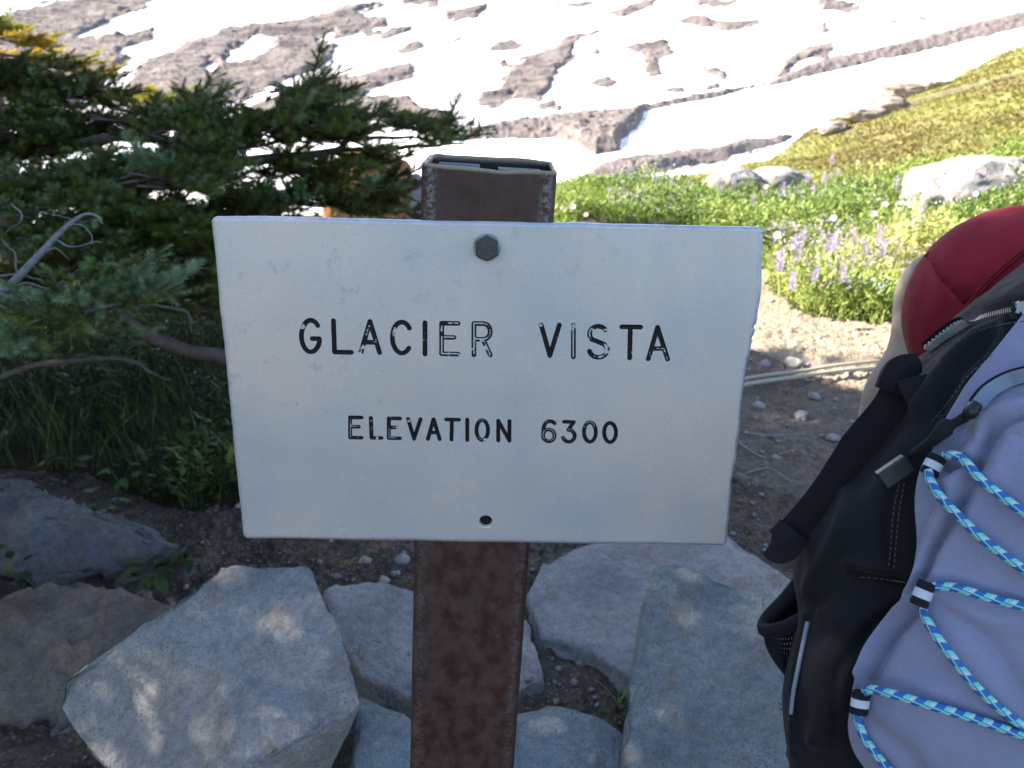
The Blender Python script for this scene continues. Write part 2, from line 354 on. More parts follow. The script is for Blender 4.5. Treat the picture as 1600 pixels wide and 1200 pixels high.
mor2 = [(870, 298), (930, 262), (1000, 247), (1100, 233), (1180, 215), (1236, 210), (1225, 224), (1140, 247), (1050, 267), (960, 282), (900, 295)]
snowin = [[(358, 94), (362, 80), (405, 54), (424, 58), (424, 68), (395, 92)], [(320, 105), (329, 98), (338, 104), (330, 112)], [(496, 58), (520, 55), (522, 63), (498, 66)]]
rk = np.full(qx.shape, -30.0)
vis = (qx > -200) & (qx < 1900) & (qy > -200) & (qy < 420)
def stamp(poly, sgn, x=sx, y=sy):
    global rk
    i = vis; d = sdist(x[i], y[i], poly); ins = inpoly(x[i], y[i], poly); sd = np.where(ins, d, -d)
    rk[i] = np.maximum(rk[i], sd) if sgn > 0 else np.minimum(rk[i], -sd)
for p in rocks: stamp(p, 1)
for p in snowin: stamp(p, -1)
stamp(mor, 1, qx+wx*.12, qy+wy*.12); stamp(mor2, 1, qx+wx*.3, qy+wy*.3)
oth = fbm(np.stack([X_/160, Y_/160, Zb/60], -1), 4, 71)*60+5; blend = sm(-110, -10, qy)*sm(-200, -80, qx)*(1-sm(1720, 1850, qx)); rk = rk*blend + oth*(1-blend)
ua = qx*.95-qy*.3; va = qx*.3+qy*.95; rk = rk+np.where(np.abs(rk) < 16, fbm(p3(ua/30, va/5), 4, 131)*7+fbm(p3(ua/7, va/3), 2, 133)*2, 0)*blend*np.where(inpoly(qx, qy+4, mor) | inpoly(qx, qy-4, mor), .3, 1)
snow = 1-sm(-1.6, 1.6, rk)
rocky = 1-snow
dm = np.where(vis, np.where(inpoly(qx, qy, mor), sdist(qx, qy, mor), 0), 0); dm2 = np.where(vis & inpoly(qx, qy, mor2), sdist(qx, qy, mor2), 0)
uu = X_*.8+Y_*.35; vv = Y_*.9-X_*.3
gul = 1-np.abs(fbm(p3(uu/60, vv/19), 4, 81))*2
rsoft = sm(-2, 9, rk)
Zm = Zb + rsoft*(fbm(p3(X_/9, Y_/9), 4, 91)*1.2 + gul*3.4*(1-np.clip(dm/6, 0, 1)) + np.maximum(0, fbm(p3(X_/2.6, Y_/2.6), 2, 95))*.8) + (dm > .5)*np.maximum(0, fbm(p3(X_/4, Y_/4), 2, 97)+.1)*2.2 + np.minimum(dm, 12)*.45 + np.minimum(dm2, 9)*.25 + fbm(p3(X_/120, Y_/120), 3, 99)*3*(1-sm(900, 1500, R_)) + fbm(p3(X_/400, Y_/400), 5, 98)*140*sm(1100, 2500, R_)
obj('mountain', np.stack([X_, Y_, Zm], -1).reshape(-1, 3), gridF(len(azm), len(rm)), M_mount, attrs={'snow': snow.ravel()})['kind'] = 'structure'
del qx, qy, wx, wy, sx, sy, rk, oth

# ------------------------------------------------------------------ rocks
def stone(outline, mat, label, name='boulder', cat='boulder', group=None, base=-.08, dome=.02, skew=.06, rough=.012, bevel=.008, seed=0, zc=None, nt_=110, flat_side=None):
    """outline: (px,py,z) around the top face; the block goes down to the ground beneath"""
    pts = np.array([G(a, b, z) for a, b, z in outline]); c = pts.mean(0)
    ang = np.arctan2(pts[:, 1]-c[1], pts[:, 0]-c[0]); o = np.argsort(ang)
    seg = np.vstack([pts, pts[:1]]); dense = []
    for i in range(len(pts)):
        t = np.linspace(0, 1, 24, endpoint=False)[:, None]; dense.append(seg[i]*(1-t)+seg[i+1]*t)
    dense = np.vstack(dense); da = np.arctan2(dense[:, 1]-c[1], dense[:, 0]-c[0]); o = np.argsort(da); dense = dense[o]; da = da[o]
    th = np.linspace(-math.pi, math.pi, nt_, endpoint=False)
    dd = np.vstack([dense[-1:], dense, dense[:1]]); aa = np.concatenate([[da[-1]-2*math.pi], da, [da[0]+2*math.pi]])
    ring = np.stack([np.interp(th, aa, dd[:, k]) for k in range(3)], -1)
    ring = ring + .05*(np.roll(ring, 1, 0)+np.roll(ring, -1, 0)-2*ring)
    zc = c[2] if zc is None else zc; cc = np.array([c[0], c[1], zc+dome])
    rows = []
    ss = np.concatenate([np.linspace(.02, .86, 26), np.linspace(.88, 1, 7)])
    for s in ss:
        q = cc*(1-s)+ring*s; q[:, 2] = ring[:, 2]*s+zc*(1-s)+dome*(1-s*s); rows.append(q)
    out = ring-cc; out[:, 2] = 0; L = np.linalg.norm(out, axis=1)[:, None]; on = out/(L+1e-9)
    nrm = 1+.0*th
    for k, t in enumerate(np.concatenate([[.25, .55, 1.0], np.linspace(1.2, 1, 0)])):
        q = ring+on*bevel*math.sin(t*math.pi/2)*.9; q[:, 2] = ring[:, 2]-bevel*(1-math.cos(t*math.pi/2)); rows.append(q)
    last = rows[-1]
    sk_ = skew*(1+.5*np.sin(th*3+seed))[:, None]
    for t in np.linspace(.06, 1, 16):
        q = last+on*sk_*t; q[:, 2] = last[:, 2]*(1-t)+base*t; rows.append(q)
    V = np.array(rows); n, m = V.shape[:2]
    # normals
    du = np.gradient(V, axis=0); dv = np.roll(V, -1, 1)-np.roll(V, 1, 1); nn = np.cross(du, dv); nn /= np.linalg.norm(nn, axis=-1)[..., None]+1e-12
    if nn[3, 0, 2] < 0: nn = -nn
    dsp = fbm(V*6+seed*7.3, 4, seed)*rough*.7+fbm(V*30+seed, 3, seed+5)*rough*.35 - np.maximum(0, fbm(V*11+seed, 2, seed+8)-.25)*rough*.8
    chip = sm(.9, 1, np.concatenate([ss, np.ones(n-len(ss))])[:, None])*(1-sm(0, .3, (np.arange(n)-len(ss)-2)/16.)[:, None])
    dsp = dsp-chip*np.maximum(0, fbm(V*20+seed*3, 3, seed+11))*rough*2.4
    V = V+nn*dsp[..., None]; V = V.reshape(-1, 3); Fs = gridF(n, m, False, True)
    k0 = len(V); V = np.vstack([V, V[:m].mean(0)]); j = np.arange(m); Ft = np.stack([np.full(m, k0), j, (j+1) % m], -1)
    org = np.array([c[0], c[1], 0.0])
    o = obj(name, V, [Fs[:, ::-1], Ft[:, ::-1]], mat, loc=org); return tag(o, label, cat, group)
GR = 'border stones around the sign post'
stone([(345, 890, .27), (415, 884, .28), (485, 887, .27), (500, 925, .26), (530, 985, .24), (552, 1060, .22), (562, 1104, .2), (470, 1150, .19), (380, 1200, .17), (300, 1260, .1), (180, 1215, .06), (130, 1150, .08), (95, 1090, .1), (95, 1065, .13), (180, 1010, .2), (290, 930, .25)], M_rock, 'large pale blue-grey wedge-shaped stone in front of the post, left of it, with sun dapples', group=GR, seed=1, skew=-.13, dome=.006, bevel=.004, base=-.1)
stone([(-160, 960, .1), (0, 932, .1), (80, 905, .12), (170, 908, .12), (250, 935, .12), (300, 960, .1), (260, 1040, .08), (150, 1080, .06), (100, 1120, .03), (20, 1140, .0), (-160, 1150, .0)], M_rockbrown, 'rounded brown soil-stained stone at the left edge behind the wedge-shaped stone', group=GR, seed=2, dome=.03, skew=.05, bevel=.03, rough=.035, base=-.1)
stone([(-120, 760, .14), (0, 742, .16), (50, 748, .16), (95, 775, .14), (190, 815, .12), (265, 832, .1), (282, 858, .07), (240, 885, .04), (130, 895, .03), (0, 905, .02), (-120, 900, .0)], M_rockdark, 'dark lumpy grey stone at the left edge under the fir', group=GR, seed=3, dome=.02, skew=.03, rough=.05, bevel=.015, base=-.1)
stone([(505, 925, .06), (540, 908, .06), (600, 905, .06), (660, 930, .06), (760, 930, .06), (825, 975, .05), (845, 1055, .03), (780, 1095, .03), (645, 1085, .04), (565, 1050, .05), (525, 985, .06)], M_rock, 'flat grey stone directly behind the brown post', group=GR, seed=4, dome=.006, skew=.02, base=-.08, rough=.009)
stone([(560, 1088, .08), (640, 1118, .08), (720, 1190, .08), (700, 1290, .05), (560, 1300, .05), (555, 1180, .08)], M_rock2, 'grey stone wedged between the wedge-shaped stone and the post foot', group=GR, seed=5, dome=.006, skew=.02, rough=.009)
stone([(795, 1112, .05), (870, 1105, .06), (930, 1122, .06), (968, 1148, .06), (960, 1215, .05), (900, 1290, .02), (760, 1280, .03), (750, 1170, .06)], M_rock2, 'low flat grey stone at the bottom edge just right of the post', group=GR, seed=6, dome=.012, skew=.02, rough=.009)
stone([(858, 868, .05), (900, 850, .06), (1000, 830, .06), (1130, 832, .06), (1180, 868, .06), (1235, 912, .06), (1260, 1000, .06), (1080, 1075, .04), (990, 1062, .035), (930, 1012, .035), (850, 990, .035), (828, 925, .03)], M_rock, 'wide flat tan-grey slab lying behind the blue-grey upright slab', group=GR, seed=7, dome=.006, skew=.015, base=-.08, rough=.01)
stone([(1022, 884, .24), (1060, 880, .25), (1120, 903, .25), (1225, 945, .24), (1330, 1010, .22), (1340, 1120, .2), (1300, 1290, .12), (1100, 1330, .08), (975, 1270, .08), (978, 1130, .13), (985, 1080, .14), (1003, 1000, .18), (1005, 940, .2)], M_rock2, 'blue-green grey slab standing beside the backpack, right of the post', group=GR, seed=8, dome=.006, skew=.01, bevel=.005, base=-.1, rough=.01)

def blob(px, py, wpx, hpx, mat, label, name='boulder', cat='boulder', group=None, seed=0, h=0.0, asp=1.0, tilt=0, dep=.8, sink=.3, prof=None):
    """a free-standing boulder whose seen width and height are wpx, hpx pixels; px,py = its foot in the photo"""
    p = hit(px, py); _, _, d = proj(p[None]); d = float(d[0]); W = wpx*d/F; Hh = hpx*d/F
    n, m = 40, 64; u = np.linspace(0, math.pi, n); v = np.linspace(0, 2*math.pi, m, endpoint=False); U, Vv = np.meshgrid(u, v, indexing='ij')
    D = np.stack([np.sin(U)*np.cos(Vv), np.sin(U)*np.sin(Vv), np.cos(U)], -1)
    q = np.sign(D)*np.abs(D)**.75
    f = 1+fbm(D*1.3+seed*5.1, 3, seed)*.35+fbm(D*5+seed, 3, seed+3)*.08
    q = q*f[..., None]*np.array([W/2, W/2*dep, Hh*(.5+sink/2)])
    if prof is not None: q[..., 2] += np.interp(q[..., 0]/(W/2), [-1, 0, 1], prof)*Hh
    q[..., 2] += Hh*(.5-sink/2)
    o = obj(name, q.reshape(-1, 3)+p, gridF(n, m, False, True), mat, loc=p); return tag(o, label, cat, group)
blob(1148, 306, 100, 36, M_rockpale, 'low white-faced rock at the meadow edge with a dark hollow on its right', seed=11, prof=(0, .1, -.1))
blob(1212, 300, 95, 34, M_rockpale, 'flat grey rock right of the low white-faced rock', seed=12, prof=(0, .1, 0))
blob(1500, 330, 190, 76, M_rockpale, 'big pale boulder rising to the right among the flowers above the red shirt', seed=13, prof=(-.25, .1, .15), dep=.7)
blob(1184, 245, 46, 22, M_rockpink, 'small pinkish boulder on the hill edge above the low rocks', seed=14)
for k, (a, b, ww, hh) in enumerate([(1300, 208, 40, 16), (1350, 188, 60, 18), (1390, 172, 60, 20), (1420, 150, 80, 20), (1460, 138, 44, 12)]):
    blob(a, b, ww, hh, M_rockpink, ['pinkish outcrop lowest on the hill skyline', 'pinkish outcrop second up the hill skyline', 'rounded pinkish outcrop midway on the hill skyline', 'long pinkish outcrop fourth up the hill skyline', 'small pinkish outcrop highest on the hill skyline'][k], 'outcrop', 'rock outcrop', 'outcrops along the hill skyline', seed=20+k)
for k, (a, b, ww, hh) in enumerate([(915, 352, 60, 10), (965, 350, 90, 14), (1030, 354, 60, 12)]):
    blob(a, b, ww, hh, M_rockpink, ['pale pinkish stone just above the sign, nearest the post', 'widest pale pinkish stone just above the sign', 'pale pinkish stone just above the sign, farthest from the post'][k], 'trail_stone', 'stone', 'stones behind the top of the sign', seed=30+k)
blob(594, 352, 95, 112, M_rockorange, 'tall orange boulder glowing behind the fir branches', seed=41, dep=.5, sink=.1)
blob(545, 352, 70, 80, M_rockorange, 'smaller orange boulder left of the tall orange boulder', seed=42)
blob(650, 350, 60, 80, M_rockpale, 'grey boulder between the orange boulder and the post top', seed=43)
# pebbles and gravel
def pebble_mesh(seed, n=8, m=12):
    u = np.linspace(0, math.pi, n); v = np.linspace(0, 2*math.pi, m, endpoint=False); U, Vv = np.meshgrid(u, v, indexing='ij')
    D = np.stack([np.sin(U)*np.cos(Vv), np.sin(U)*np.sin(Vv), np.cos(U)], -1); 
    D = D*(1+fbm(D*1.4+seed*3.7, 2, seed)*.45)[..., None]*np.array([1, .8, .62]); return D.reshape(-1, 3), gridF(n, m, False, True)
peb = [(570, 880, 20, .03, 'blue-grey pebble left of the post below the sign'), (600, 912, 22, 0, 'grey pebble beside the post under the sign edge'), (628, 880, 26, 0, 'pale flat pebble against the post under the sign edge'), (618, 900, 16, 0, 'small grey pebble touching the post'), (497, 870, 9, 0, 'tiny white pebble in the dark soil under the sign'),
       (825, 1062, 17, .03, 'grey pebble right of the post beside the flat stone'), (872, 1047, 13, 0, 'white pebble in the soil between the slabs'), (868, 1068, 10, 0, 'small tan pebble in the soil between the slabs'), (840, 1005, 12, 0, 'small pale pebble near the tan-grey slab corner'), (925, 1190, 22, .07, 'white pebble on the low flat stone at the bottom edge'), (895, 1178, 12, .07, 'small grey pebble on the low flat stone'), (868, 1142, 7, .075, 'tiny pebble on the low flat stone'), (593, 1003, 13, .11, 'small tan pebble resting on the flat stone behind the post'), (640, 1022, 10, .1, 'tiny pebble on the flat stone near the post'), (897, 1070, 18, 0, 'rounded brown pebble in the soil between the slabs'), (925, 1080, 12, 0, 'dark pebble beside the blue-green slab'),
       (1240, 575, 30, 0, 'brownish stone on the shaded trail right of the sign'), (1195, 575, 22, 0, 'grey stone on the shaded trail at the sign edge'), (1272, 625, 20, 0, 'pale stone on the trail below the rope'), (1185, 640, 24, 0, 'blue-grey stone on the trail by the sign edge'), (1250, 655, 26, 0, 'grey stone on the trail below the rope'), (1300, 690, 22, 0, 'pale grey stone on the trail near the backpack'), (1212, 720, 18, 0, 'small tan stone on the brown soil'), (1205, 474, 14, 0, 'white stone on the sunlit trail beside the sign')]
for k, (a, b, wp, z, lab) in enumerate(peb):
    p = G(a, b, z) if b > 700 else hit(a, b)
    _, _, d = proj(p[None]); r = wp*float(d[0])/F/2; V, Fq = pebble_mesh(k); ca, sa = math.cos(k*2.1), math.sin(k*2.1)
    V = V@np.array([[ca, sa, 0], [-sa, ca, 0], [0, 0, 1]])*r; V[:, 2] += r*.45
    tag(obj('pebble', V+p, Fq, M_pebble, loc=p), lab, 'pebble', 'loose pebbles by the sign')
mb = MB(); P0 = [pebble_mesh(100+i, 5, 7) for i in range(8)]
cnt = 0
while cnt < 3600:
    a = rng.uniform(-.62, .66); r = rng.uniform(.8, 4.2)**1.0; x, y = r*math.sin(a), r*math.cos(a)
    q = proj(np.array([[x, y, 0.]])); 
    if q[1][0] < 400 or q[1][0] > 1300: continue
    X1, Y1 = q[0], q[1]
    if inpoly(X1, Y1, meadow_poly)[0] or inpoly(X1, Y1, under_poly)[0]: continue
    if q[0][0] < 860 and rng.random() < .5: continue
    s = .002+.008*rng.random()**4; V, Fq = P0[cnt % 8]; ca, sa = math.cos(cnt), math.sin(cnt)
    mb.add(V@np.array([[ca, sa, 0], [-sa, ca, 0], [0, 0, 1]])*s+np.array([x, y, float(terrain(x, y))+.008+s*.2]), Fq); cnt += 1
tag(mb.build('gravel', M_pebble), 'loose gravel scattered over the trail soil', 'gravel', kind='stuff')

# ------------------------------------------------------------------ grasses and leaves
def blades(pos, h, wd, lean, tone, mat, name, label, seg=3, droop=.35):
    n = len(pos); a = rng.uniform(0, 2*math.pi, n); dr = np.stack([np.cos(a), np.sin(a), 0*a], -1); sd = np.stack([-np.sin(a), np.cos(a), 0*a], -1)
    V = np.zeros((n, 2*seg+1, 3))
    for k in range(seg+1):
        t = k/seg; c = pos+np.array([0, 0, 1.])*(h*(t-droop*.5*t*t))[:, None]+dr*(lean*t**1.7)[:, None]; ww = (wd*(1-t)**.6)[:, None]*sd
        if k < seg: V[:, 2*k] = c-ww; V[:, 2*k+1] = c+ww
        else: V[:, 2*k] = c
    b = (np.arange(n)*(2*seg+1))[:, None]; Fq = [np.concatenate([b+2*k, b+2*k+1, b+2*k+3, b+2*k+2], 1) for k in range(seg-1)]; Ft = np.concatenate([b+2*seg-2, b+2*seg-1, b+2*seg], 1)
    o = obj(name, V.reshape(-1, 3), [np.vstack(Fq), Ft], mat, attrs={'tone': np.repeat(tone, 2*seg+1)}, smooth=True); return tag(o, label, 'grass', kind='stuff')
def leaves(pos, L, wd, tone, upb, mat, name, label, cat):
    n = len(pos); a = rng.uniform(0, 2*math.pi, n); e = rng.uniform(-.1, 1.0, n)*upb
    d = np.stack([np.cos(a)*np.cos(e), np.sin(a)*np.cos(e), np.sin(e)], -1); s = np.stack([-np.sin(a), np.cos(a), rng.uniform(-.4, .4, n)], -1)
    u = np.cross(s, d)*.15
    V = np.stack([pos, pos+d*(L*.5)[:, None]-s*wd[:, None]+u*L[:, None], pos+d*L[:, None], pos+d*(L*.5)[:, None]+s*wd[:, None]+u*L[:, None]], 1)
    b = (np.arange(n)*4)[:, None]; Ft = np.vstack([np.concatenate([b, b+1, b+2], 1), np.concatenate([b, b+2, b+3], 1)])
    o = obj(name, V.reshape(-1, 3), Ft, mat, attrs={'tone': np.repeat(tone, 4)}); return tag(o, label, cat, kind='stuff')
def scatter(n, r0, r1, a0, a1, poly, pw=1.0):
    out = []
    while sum(len(o) for o in out) < n:
        a = np.radians(rng.uniform(a0, a1, n)); r = r0+(r1-r0)*rng.random(n)**pw; x, y = r*np.sin(a), r*np.cos(a); z = terrain(x, y)
        q = proj(np.stack([x, y, z], -1)); k = inpoly(q[0]+fbm(p3(x*3, y*3), 3, 21)*22, q[1]+fbm(p3(x*3, y*3), 3, 33)*14, poly); out.append(np.stack([x, y, z], -1)[k])
    return np.vstack(out)[:n]
# meadow
p = scatter(70000, 3.0, 8.8, -2, 40, meadow_poly)
tn = np.clip(.45+fbm(p*1.3, 3, 5)*.8+rng.normal(0, .18, len(p)), 0, 1); hh = (.06+.26*np.clip(.45+fbm(p*1.7, 3, 6)*1.3, 0, 1))
pp = p.copy(); pp[:, 2] += rng.random(len(p))**.7*hh
leaves(pp, rng.uniform(.02, .065, len(p)), rng.uniform(.004, .012, len(p)), tn, 1.2, M_meadow, 'meadow_foliage', 'bright green leafy meadow plants behind the sign to the right', 'meadow plants')
p = scatter(22000, 3.0, 9, -2, 40, meadow_poly); tn = np.clip(.5+fbm(p*1.3, 3, 5)*.6+rng.normal(0, .2, len(p)), 0, 1)
blades(p, rng.uniform(.07, .24, len(p)), rng.uniform(.0015, .0035, len(p)), rng.uniform(.02, .12, len(p)), tn, M_meadow, 'meadow_grass', 'green and straw grass blades between the meadow flowers')
p = scatter(1600, 6.0, 7.2, 2, 9, meadow_poly); blades(p, rng.uniform(.14, .26, len(p)), rng.uniform(.002, .004, len(p)), rng.uniform(.02, .1, len(p)), rng.uniform(.2, .7, len(p)), M_meadow, 'grass_tuft', 'fresh green grass tufts right of the post top')
# tiny florets nobody could count
for nn_, nm_, mt_, lb_ in ((900, 'lavender_florets', M_lup, 'tiny lavender florets sprinkled through the meadow'), (500, 'cream_florets', M_yel, 'tiny cream florets sprinkled through the meadow'), (260, 'white_florets', M_ast, 'tiny white florets sprinkled through the meadow')):
    p = scatter(nn_*3, 3.6, 9, 6, 40, meadow_poly); p = p[fbm(p*1.1, 2, nn_) > .12][:nn_]; p[:, 2] += rng.uniform(.14, .26, len(p))
    p = np.repeat(p, 5, 0)+rng.normal(0, .009, (len(p)*5, 3)); leaves(p, rng.uniform(.008, .018, len(p)), rng.uniform(.004, .008, len(p)), rng.random(len(p)), 1.5, mt_, nm_, lb_, 'small flowers')
# hillside turf
p = scatter(60000, 8, 50, 4, 42, meadow_poly, 1.0); q = proj(p); p = p[sdist(q[0], q[1], [(1330, 188), (1400, 170), (1450, 152), (1520, 134), (1700, 90)], False) > 3.2]; r = np.hypot(p[:, 0], p[:, 1]); tn = np.clip(.5+fbm(p*[.35, .35, 3], 4, 8)*1.5+rng.normal(0, .12, len(p)), 0, 1)
blades(p, rng.uniform(.02, .07, len(p))*(1+r/60), rng.uniform(.008, .018, len(p))*(1+r/30), rng.uniform(.06, .16, len(p)), tn, M_heath, 'hillside_turf', 'olive and rust low turf over the hillside', seg=2)
# undergrowth beneath the fir
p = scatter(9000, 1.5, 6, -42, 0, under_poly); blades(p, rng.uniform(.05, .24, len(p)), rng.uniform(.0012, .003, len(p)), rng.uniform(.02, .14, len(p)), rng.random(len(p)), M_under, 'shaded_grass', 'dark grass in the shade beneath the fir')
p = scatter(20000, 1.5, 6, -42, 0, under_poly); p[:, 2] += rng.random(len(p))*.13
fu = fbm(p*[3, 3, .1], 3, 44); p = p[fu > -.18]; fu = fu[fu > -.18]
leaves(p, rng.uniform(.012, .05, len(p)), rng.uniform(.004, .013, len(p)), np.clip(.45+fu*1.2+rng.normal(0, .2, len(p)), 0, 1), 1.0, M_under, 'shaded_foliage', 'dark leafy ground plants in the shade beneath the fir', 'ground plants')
# small leafy plants one can tell apart
def leafplant(px, py, z, n, L, label, mat=M_leafb, spread=.5):
    b0 = G(px, py, z); e = empty('leafy_plant', b0, label, 'plant', 'small leafy plants near the stones'); st = MB(); 
    for k in range(n):
        a = k*2.4+px; el = random.uniform(.3, 1.3); hL = random.uniform(.3, 1)*L*1.6; d = np.array([math.cos(a)*math.cos(el), math.sin(a)*math.cos(el), math.sin(el)]); tip = b0+d*hL
        V, Fs, _ = tube([b0, b0+d*hL*.5+[0, 0, .004], tip], [.001, .0008, .0006], k=4); st.add(V, Fs)
        a2 = a+random.uniform(-.6, .6); f = np.array([math.cos(a2), math.sin(a2), random.uniform(-.3, .5)]); s = np.array([-math.sin(a2), math.cos(a2), random.uniform(-.2, .2)]); LL = L*random.uniform(.7, 1.15)
        t = np.linspace(0, 1, 7); wv = np.sin(np.pi*t**.8)*.3*LL; cen = tip+f*LL*t[:, None]+np.array([0, 0, -1])*(LL*.3*t**2)[:, None]
        VV = np.stack([cen-s*wv[:, None]+[0, 0, .15*LL*0], cen+np.array([0, 0, -.08])*wv[:, None]*3, cen+s*wv[:, None]], 1).reshape(-1, 3)
        o = obj('leaf', VV, gridF(7, 3), mat, e, attrs={'tone': np.full(21, random.random())})
    st.build('stem', M_stem, e)
leafplant(158, 795, .03, 7, .035, 'bright green small leafy plant above the dark lumpy stone')
leafplant(190, 760, .02, 8, .04, 'dim green leafy plant at the foot of the shaded grass')
leafplant(240, 905, .05, 13, .04, 'green leafy plant wedged between the dark stone and the wedge-shaped stone', M_under)
leafplant(285, 880, .05, 9, .03, 'second leafy sprig behind the wedge-shaped stone top', M_under)
leafplant(10, 900, .05, 8, .035, 'leafy plant at the left edge between dark and brown stones', M_under)
leafplant(848, 865, .05, 6, .02, 'tiny green sprig just right of the post under the sign', M_under)
leafplant(586, 874, .0, 4, .018, 'tiny green sprig left of the post under the sign')
leafplant(110, 735, .02, 9, .045, 'broad leaved plant just above the dark lumpy stone', M_under)
def tuft(px, py, z, n, h, label):
    b0 = G(px, py, z); e = empty('grass_tuft', b0, label, 'grass tuft', 'grass tufts between the stones')
    for k in range(n):
        a = random.uniform(0, 6.28); ln = random.uniform(.4, 1)*h; t = np.linspace(0, 1, 6); d = np.array([math.cos(a), math.sin(a), 0]); s = np.array([-d[1], d[0], 0])
        c = b0+np.outer(t, [0, 0, 1])*ln*random.uniform(.5, 1)+np.outer(t**1.6, d)*ln*.7; ww = .0014*(1-t**2)+.0002
        obj('blade', np.stack([c-s*ww[:, None], c+s*ww[:, None]], 1).reshape(-1, 3), gridF(6, 2), M_meadow, e, attrs={'tone': np.full(12, random.random())})
tuft(965, 1105, .02, 14, .075, 'green grass tuft against the left side of the blue-green slab')
tuft(555, 1055, .03, 9, .06, 'sparse grass tuft beside the wedge-shaped stone')
tuft(870, 1000, .02, 12, .03, 'dry short grass tuft at the tan-grey slab edge')
tuft(955, 1160, .02, 6, .05, 'small grass tuft at the bottom edge by the slab')
# flowers
def rotm(a, ax):
    c, s = math.cos(a), math.sin(a)
    return {'x': np.array([[1, 0, 0], [0, c, -s], [0, s, c]]), 'y': np.array([[c, 0, s], [0, 1, 0], [-s, 0, c]]), 'z': np.array([[c, -s, 0], [s, c, 0], [0, 0, 1]])}[ax]
def flower_proto(kind):
    z0 = np.zeros(3); e = empty({'l': 'lupine', 'a': 'aster', 'y': 'cream_wildflower'}[kind]); h = {'l': .24, 'a': .2, 'y': .22}[kind]
    V, Fs, _ = tube([z0, [.01, 0, h*.5], [0, .005, h]], [.002, .0016, .001], k=5); obj('stem', V, Fs, M_stem, e)
    V = []; Ft = []; T = []
    if kind == 'a':
        for k in range(14):
            a = k*2*math.pi/14; tl = rotm(math.radians(50), 'x'); d = tl@np.array([math.cos(a), math.sin(a), .35+.3*(k % 2)]); s = tl@np.array([-math.sin(a), math.cos(a), 0]); b = len(V); c = np.array([0, 0, h])
            V += [c+d*.004, c+d*.015-s*.0035, c+d*.022, c+d*.015+s*.0035]; Ft += [[b, b+1, b+2], [b, b+2, b+3]]; T += [random.random()]*4
        obj('petals', V, np.array(Ft), M_ast, e, attrs={'tone': T}, smooth=False)
        V, Fq = pebble_mesh(3, 5, 8); obj('flower_disc', V*.006+[0, 0, h], Fq, M_disc, e)
    else:
        n = 70 if kind == 'l' else 34; Lh = .085 if kind == 'l' else .07; rr_ = .015 if kind == 'l' else .010
        for k in range(n):
            t = k/n; a = k*2.4; r = rr_*(.35+2.3*t*(1-t)+.25*(1-t)); c = np.array([math.cos(a)*r, math.sin(a)*r, h-Lh*.6+t*Lh]); d = np.array([math.cos(a), math.sin(a), .5]); s = np.array([-math.sin(a), math.cos(a), 0]); b = len(V); q = .0065 if kind == 'l' else .006
            V += [c-d*q, c-s*q*.8+[0, 0, q*.3], c+d*q, c+s*q*.8+[0, 0, q*.3]]; Ft += [[b, b+1, b+2], [b, b+2, b+3]]; T += [random.random()]*4
        obj('bloom', V, np.array(Ft), M_lup if kind == 'l' else M_yel, e, attrs={'tone': T}, smooth=False)
    return e, h
def copy_tree(o, parent=None):
    c = o.copy(); COL.objects.link(c); c.parent = parent
    for ch in list(o.children): copy_tree(ch, c)
    return c
FL = {'l': [(1285, 397), (1300, 386), (1247, 382), (1258, 370), (1340, 372), (1372, 378), (1236, 402), (1226, 425), (1271, 300), (1298, 278), (1312, 272), (1183, 314), (1214, 306), (1290, 292), (1376, 402), (1322, 432), (1262, 428), (1150, 300), (1305, 262), (1430, 355), (1447, 348), (1530, 292), (1400, 300), (1346, 392), (1243, 440), (1060, 296), (1480, 296), (1262, 290)],
      'a': [(1229, 343), (1246, 353), (1221, 381), (1233, 387), (1291, 344), (1300, 352), (1361, 348), (1384, 332), (1491, 299), (1522, 309), (1190, 303), (870, 345 - 12), (919, 336), (886, 338), (1006, 308), (1236, 366), (1322, 290), (1410, 298), (1340, 312), (1402, 322), (1100, 330), (1468, 312), (1376, 296), (1210, 352)],
      'y': [(1392, 348), (1401, 356), (1410, 372), (1436, 338), (1444, 330), (1342, 268), (1352, 276), (1358, 290), (1366, 302), (1344, 262), (1450, 286), (1568, 240), (1590, 244), (1132, 288), (1112, 290), (1200, 284), (1482, 238), (1510, 246), (1420, 262), (1402, 384), (1412, 396), (1380, 262), (1555, 262), (1580, 276), (1540, 250)]}
def relx(px, py):
    return 'near the right photo edge' if px > 1450 else 'left of the red shirt' if px > 1380 and py > 290 else 'below the big pale boulder' if px > 1380 else 'in the middle of the meadow' if px > 1260 else "just right of the sign's corner" if px > 1180 else 'above the right half of the sign'
def rely(py): return 'high up' if py < 285 else 'midway down' if py < 345 else 'low down' if py < 395 else 'at the lower edge'
seen = {}; ORD = {}; NMS = {'l': 'violet lupine spike', 'a': 'pale lilac aster', 'y': 'cream wildflower spike'}
for kd, lst in FL.items():
    grp = {}
    for a, b in lst: grp.setdefault((rely(b), relx(a, b)), []).append((a, b))
    for g in grp.values():
        g.sort(); nms = {1: ['the'], 2: ['left', 'right'], 3: ['left', 'middle', 'right'], 4: ['leftmost', 'second from left', 'third from left', 'rightmost'], 5: ['leftmost', 'second from left', 'middle', 'fourth from left', 'rightmost']}.get(len(g)) or ['first', 'second', 'third', 'fourth', 'fifth', 'sixth', 'seventh', 'eighth', 'ninth', 'tenth', 'eleventh', 'twelfth'][:len(g)]
        for t_, ab in zip(nms, g): ORD[(NMS[kd], *ab)] = t_
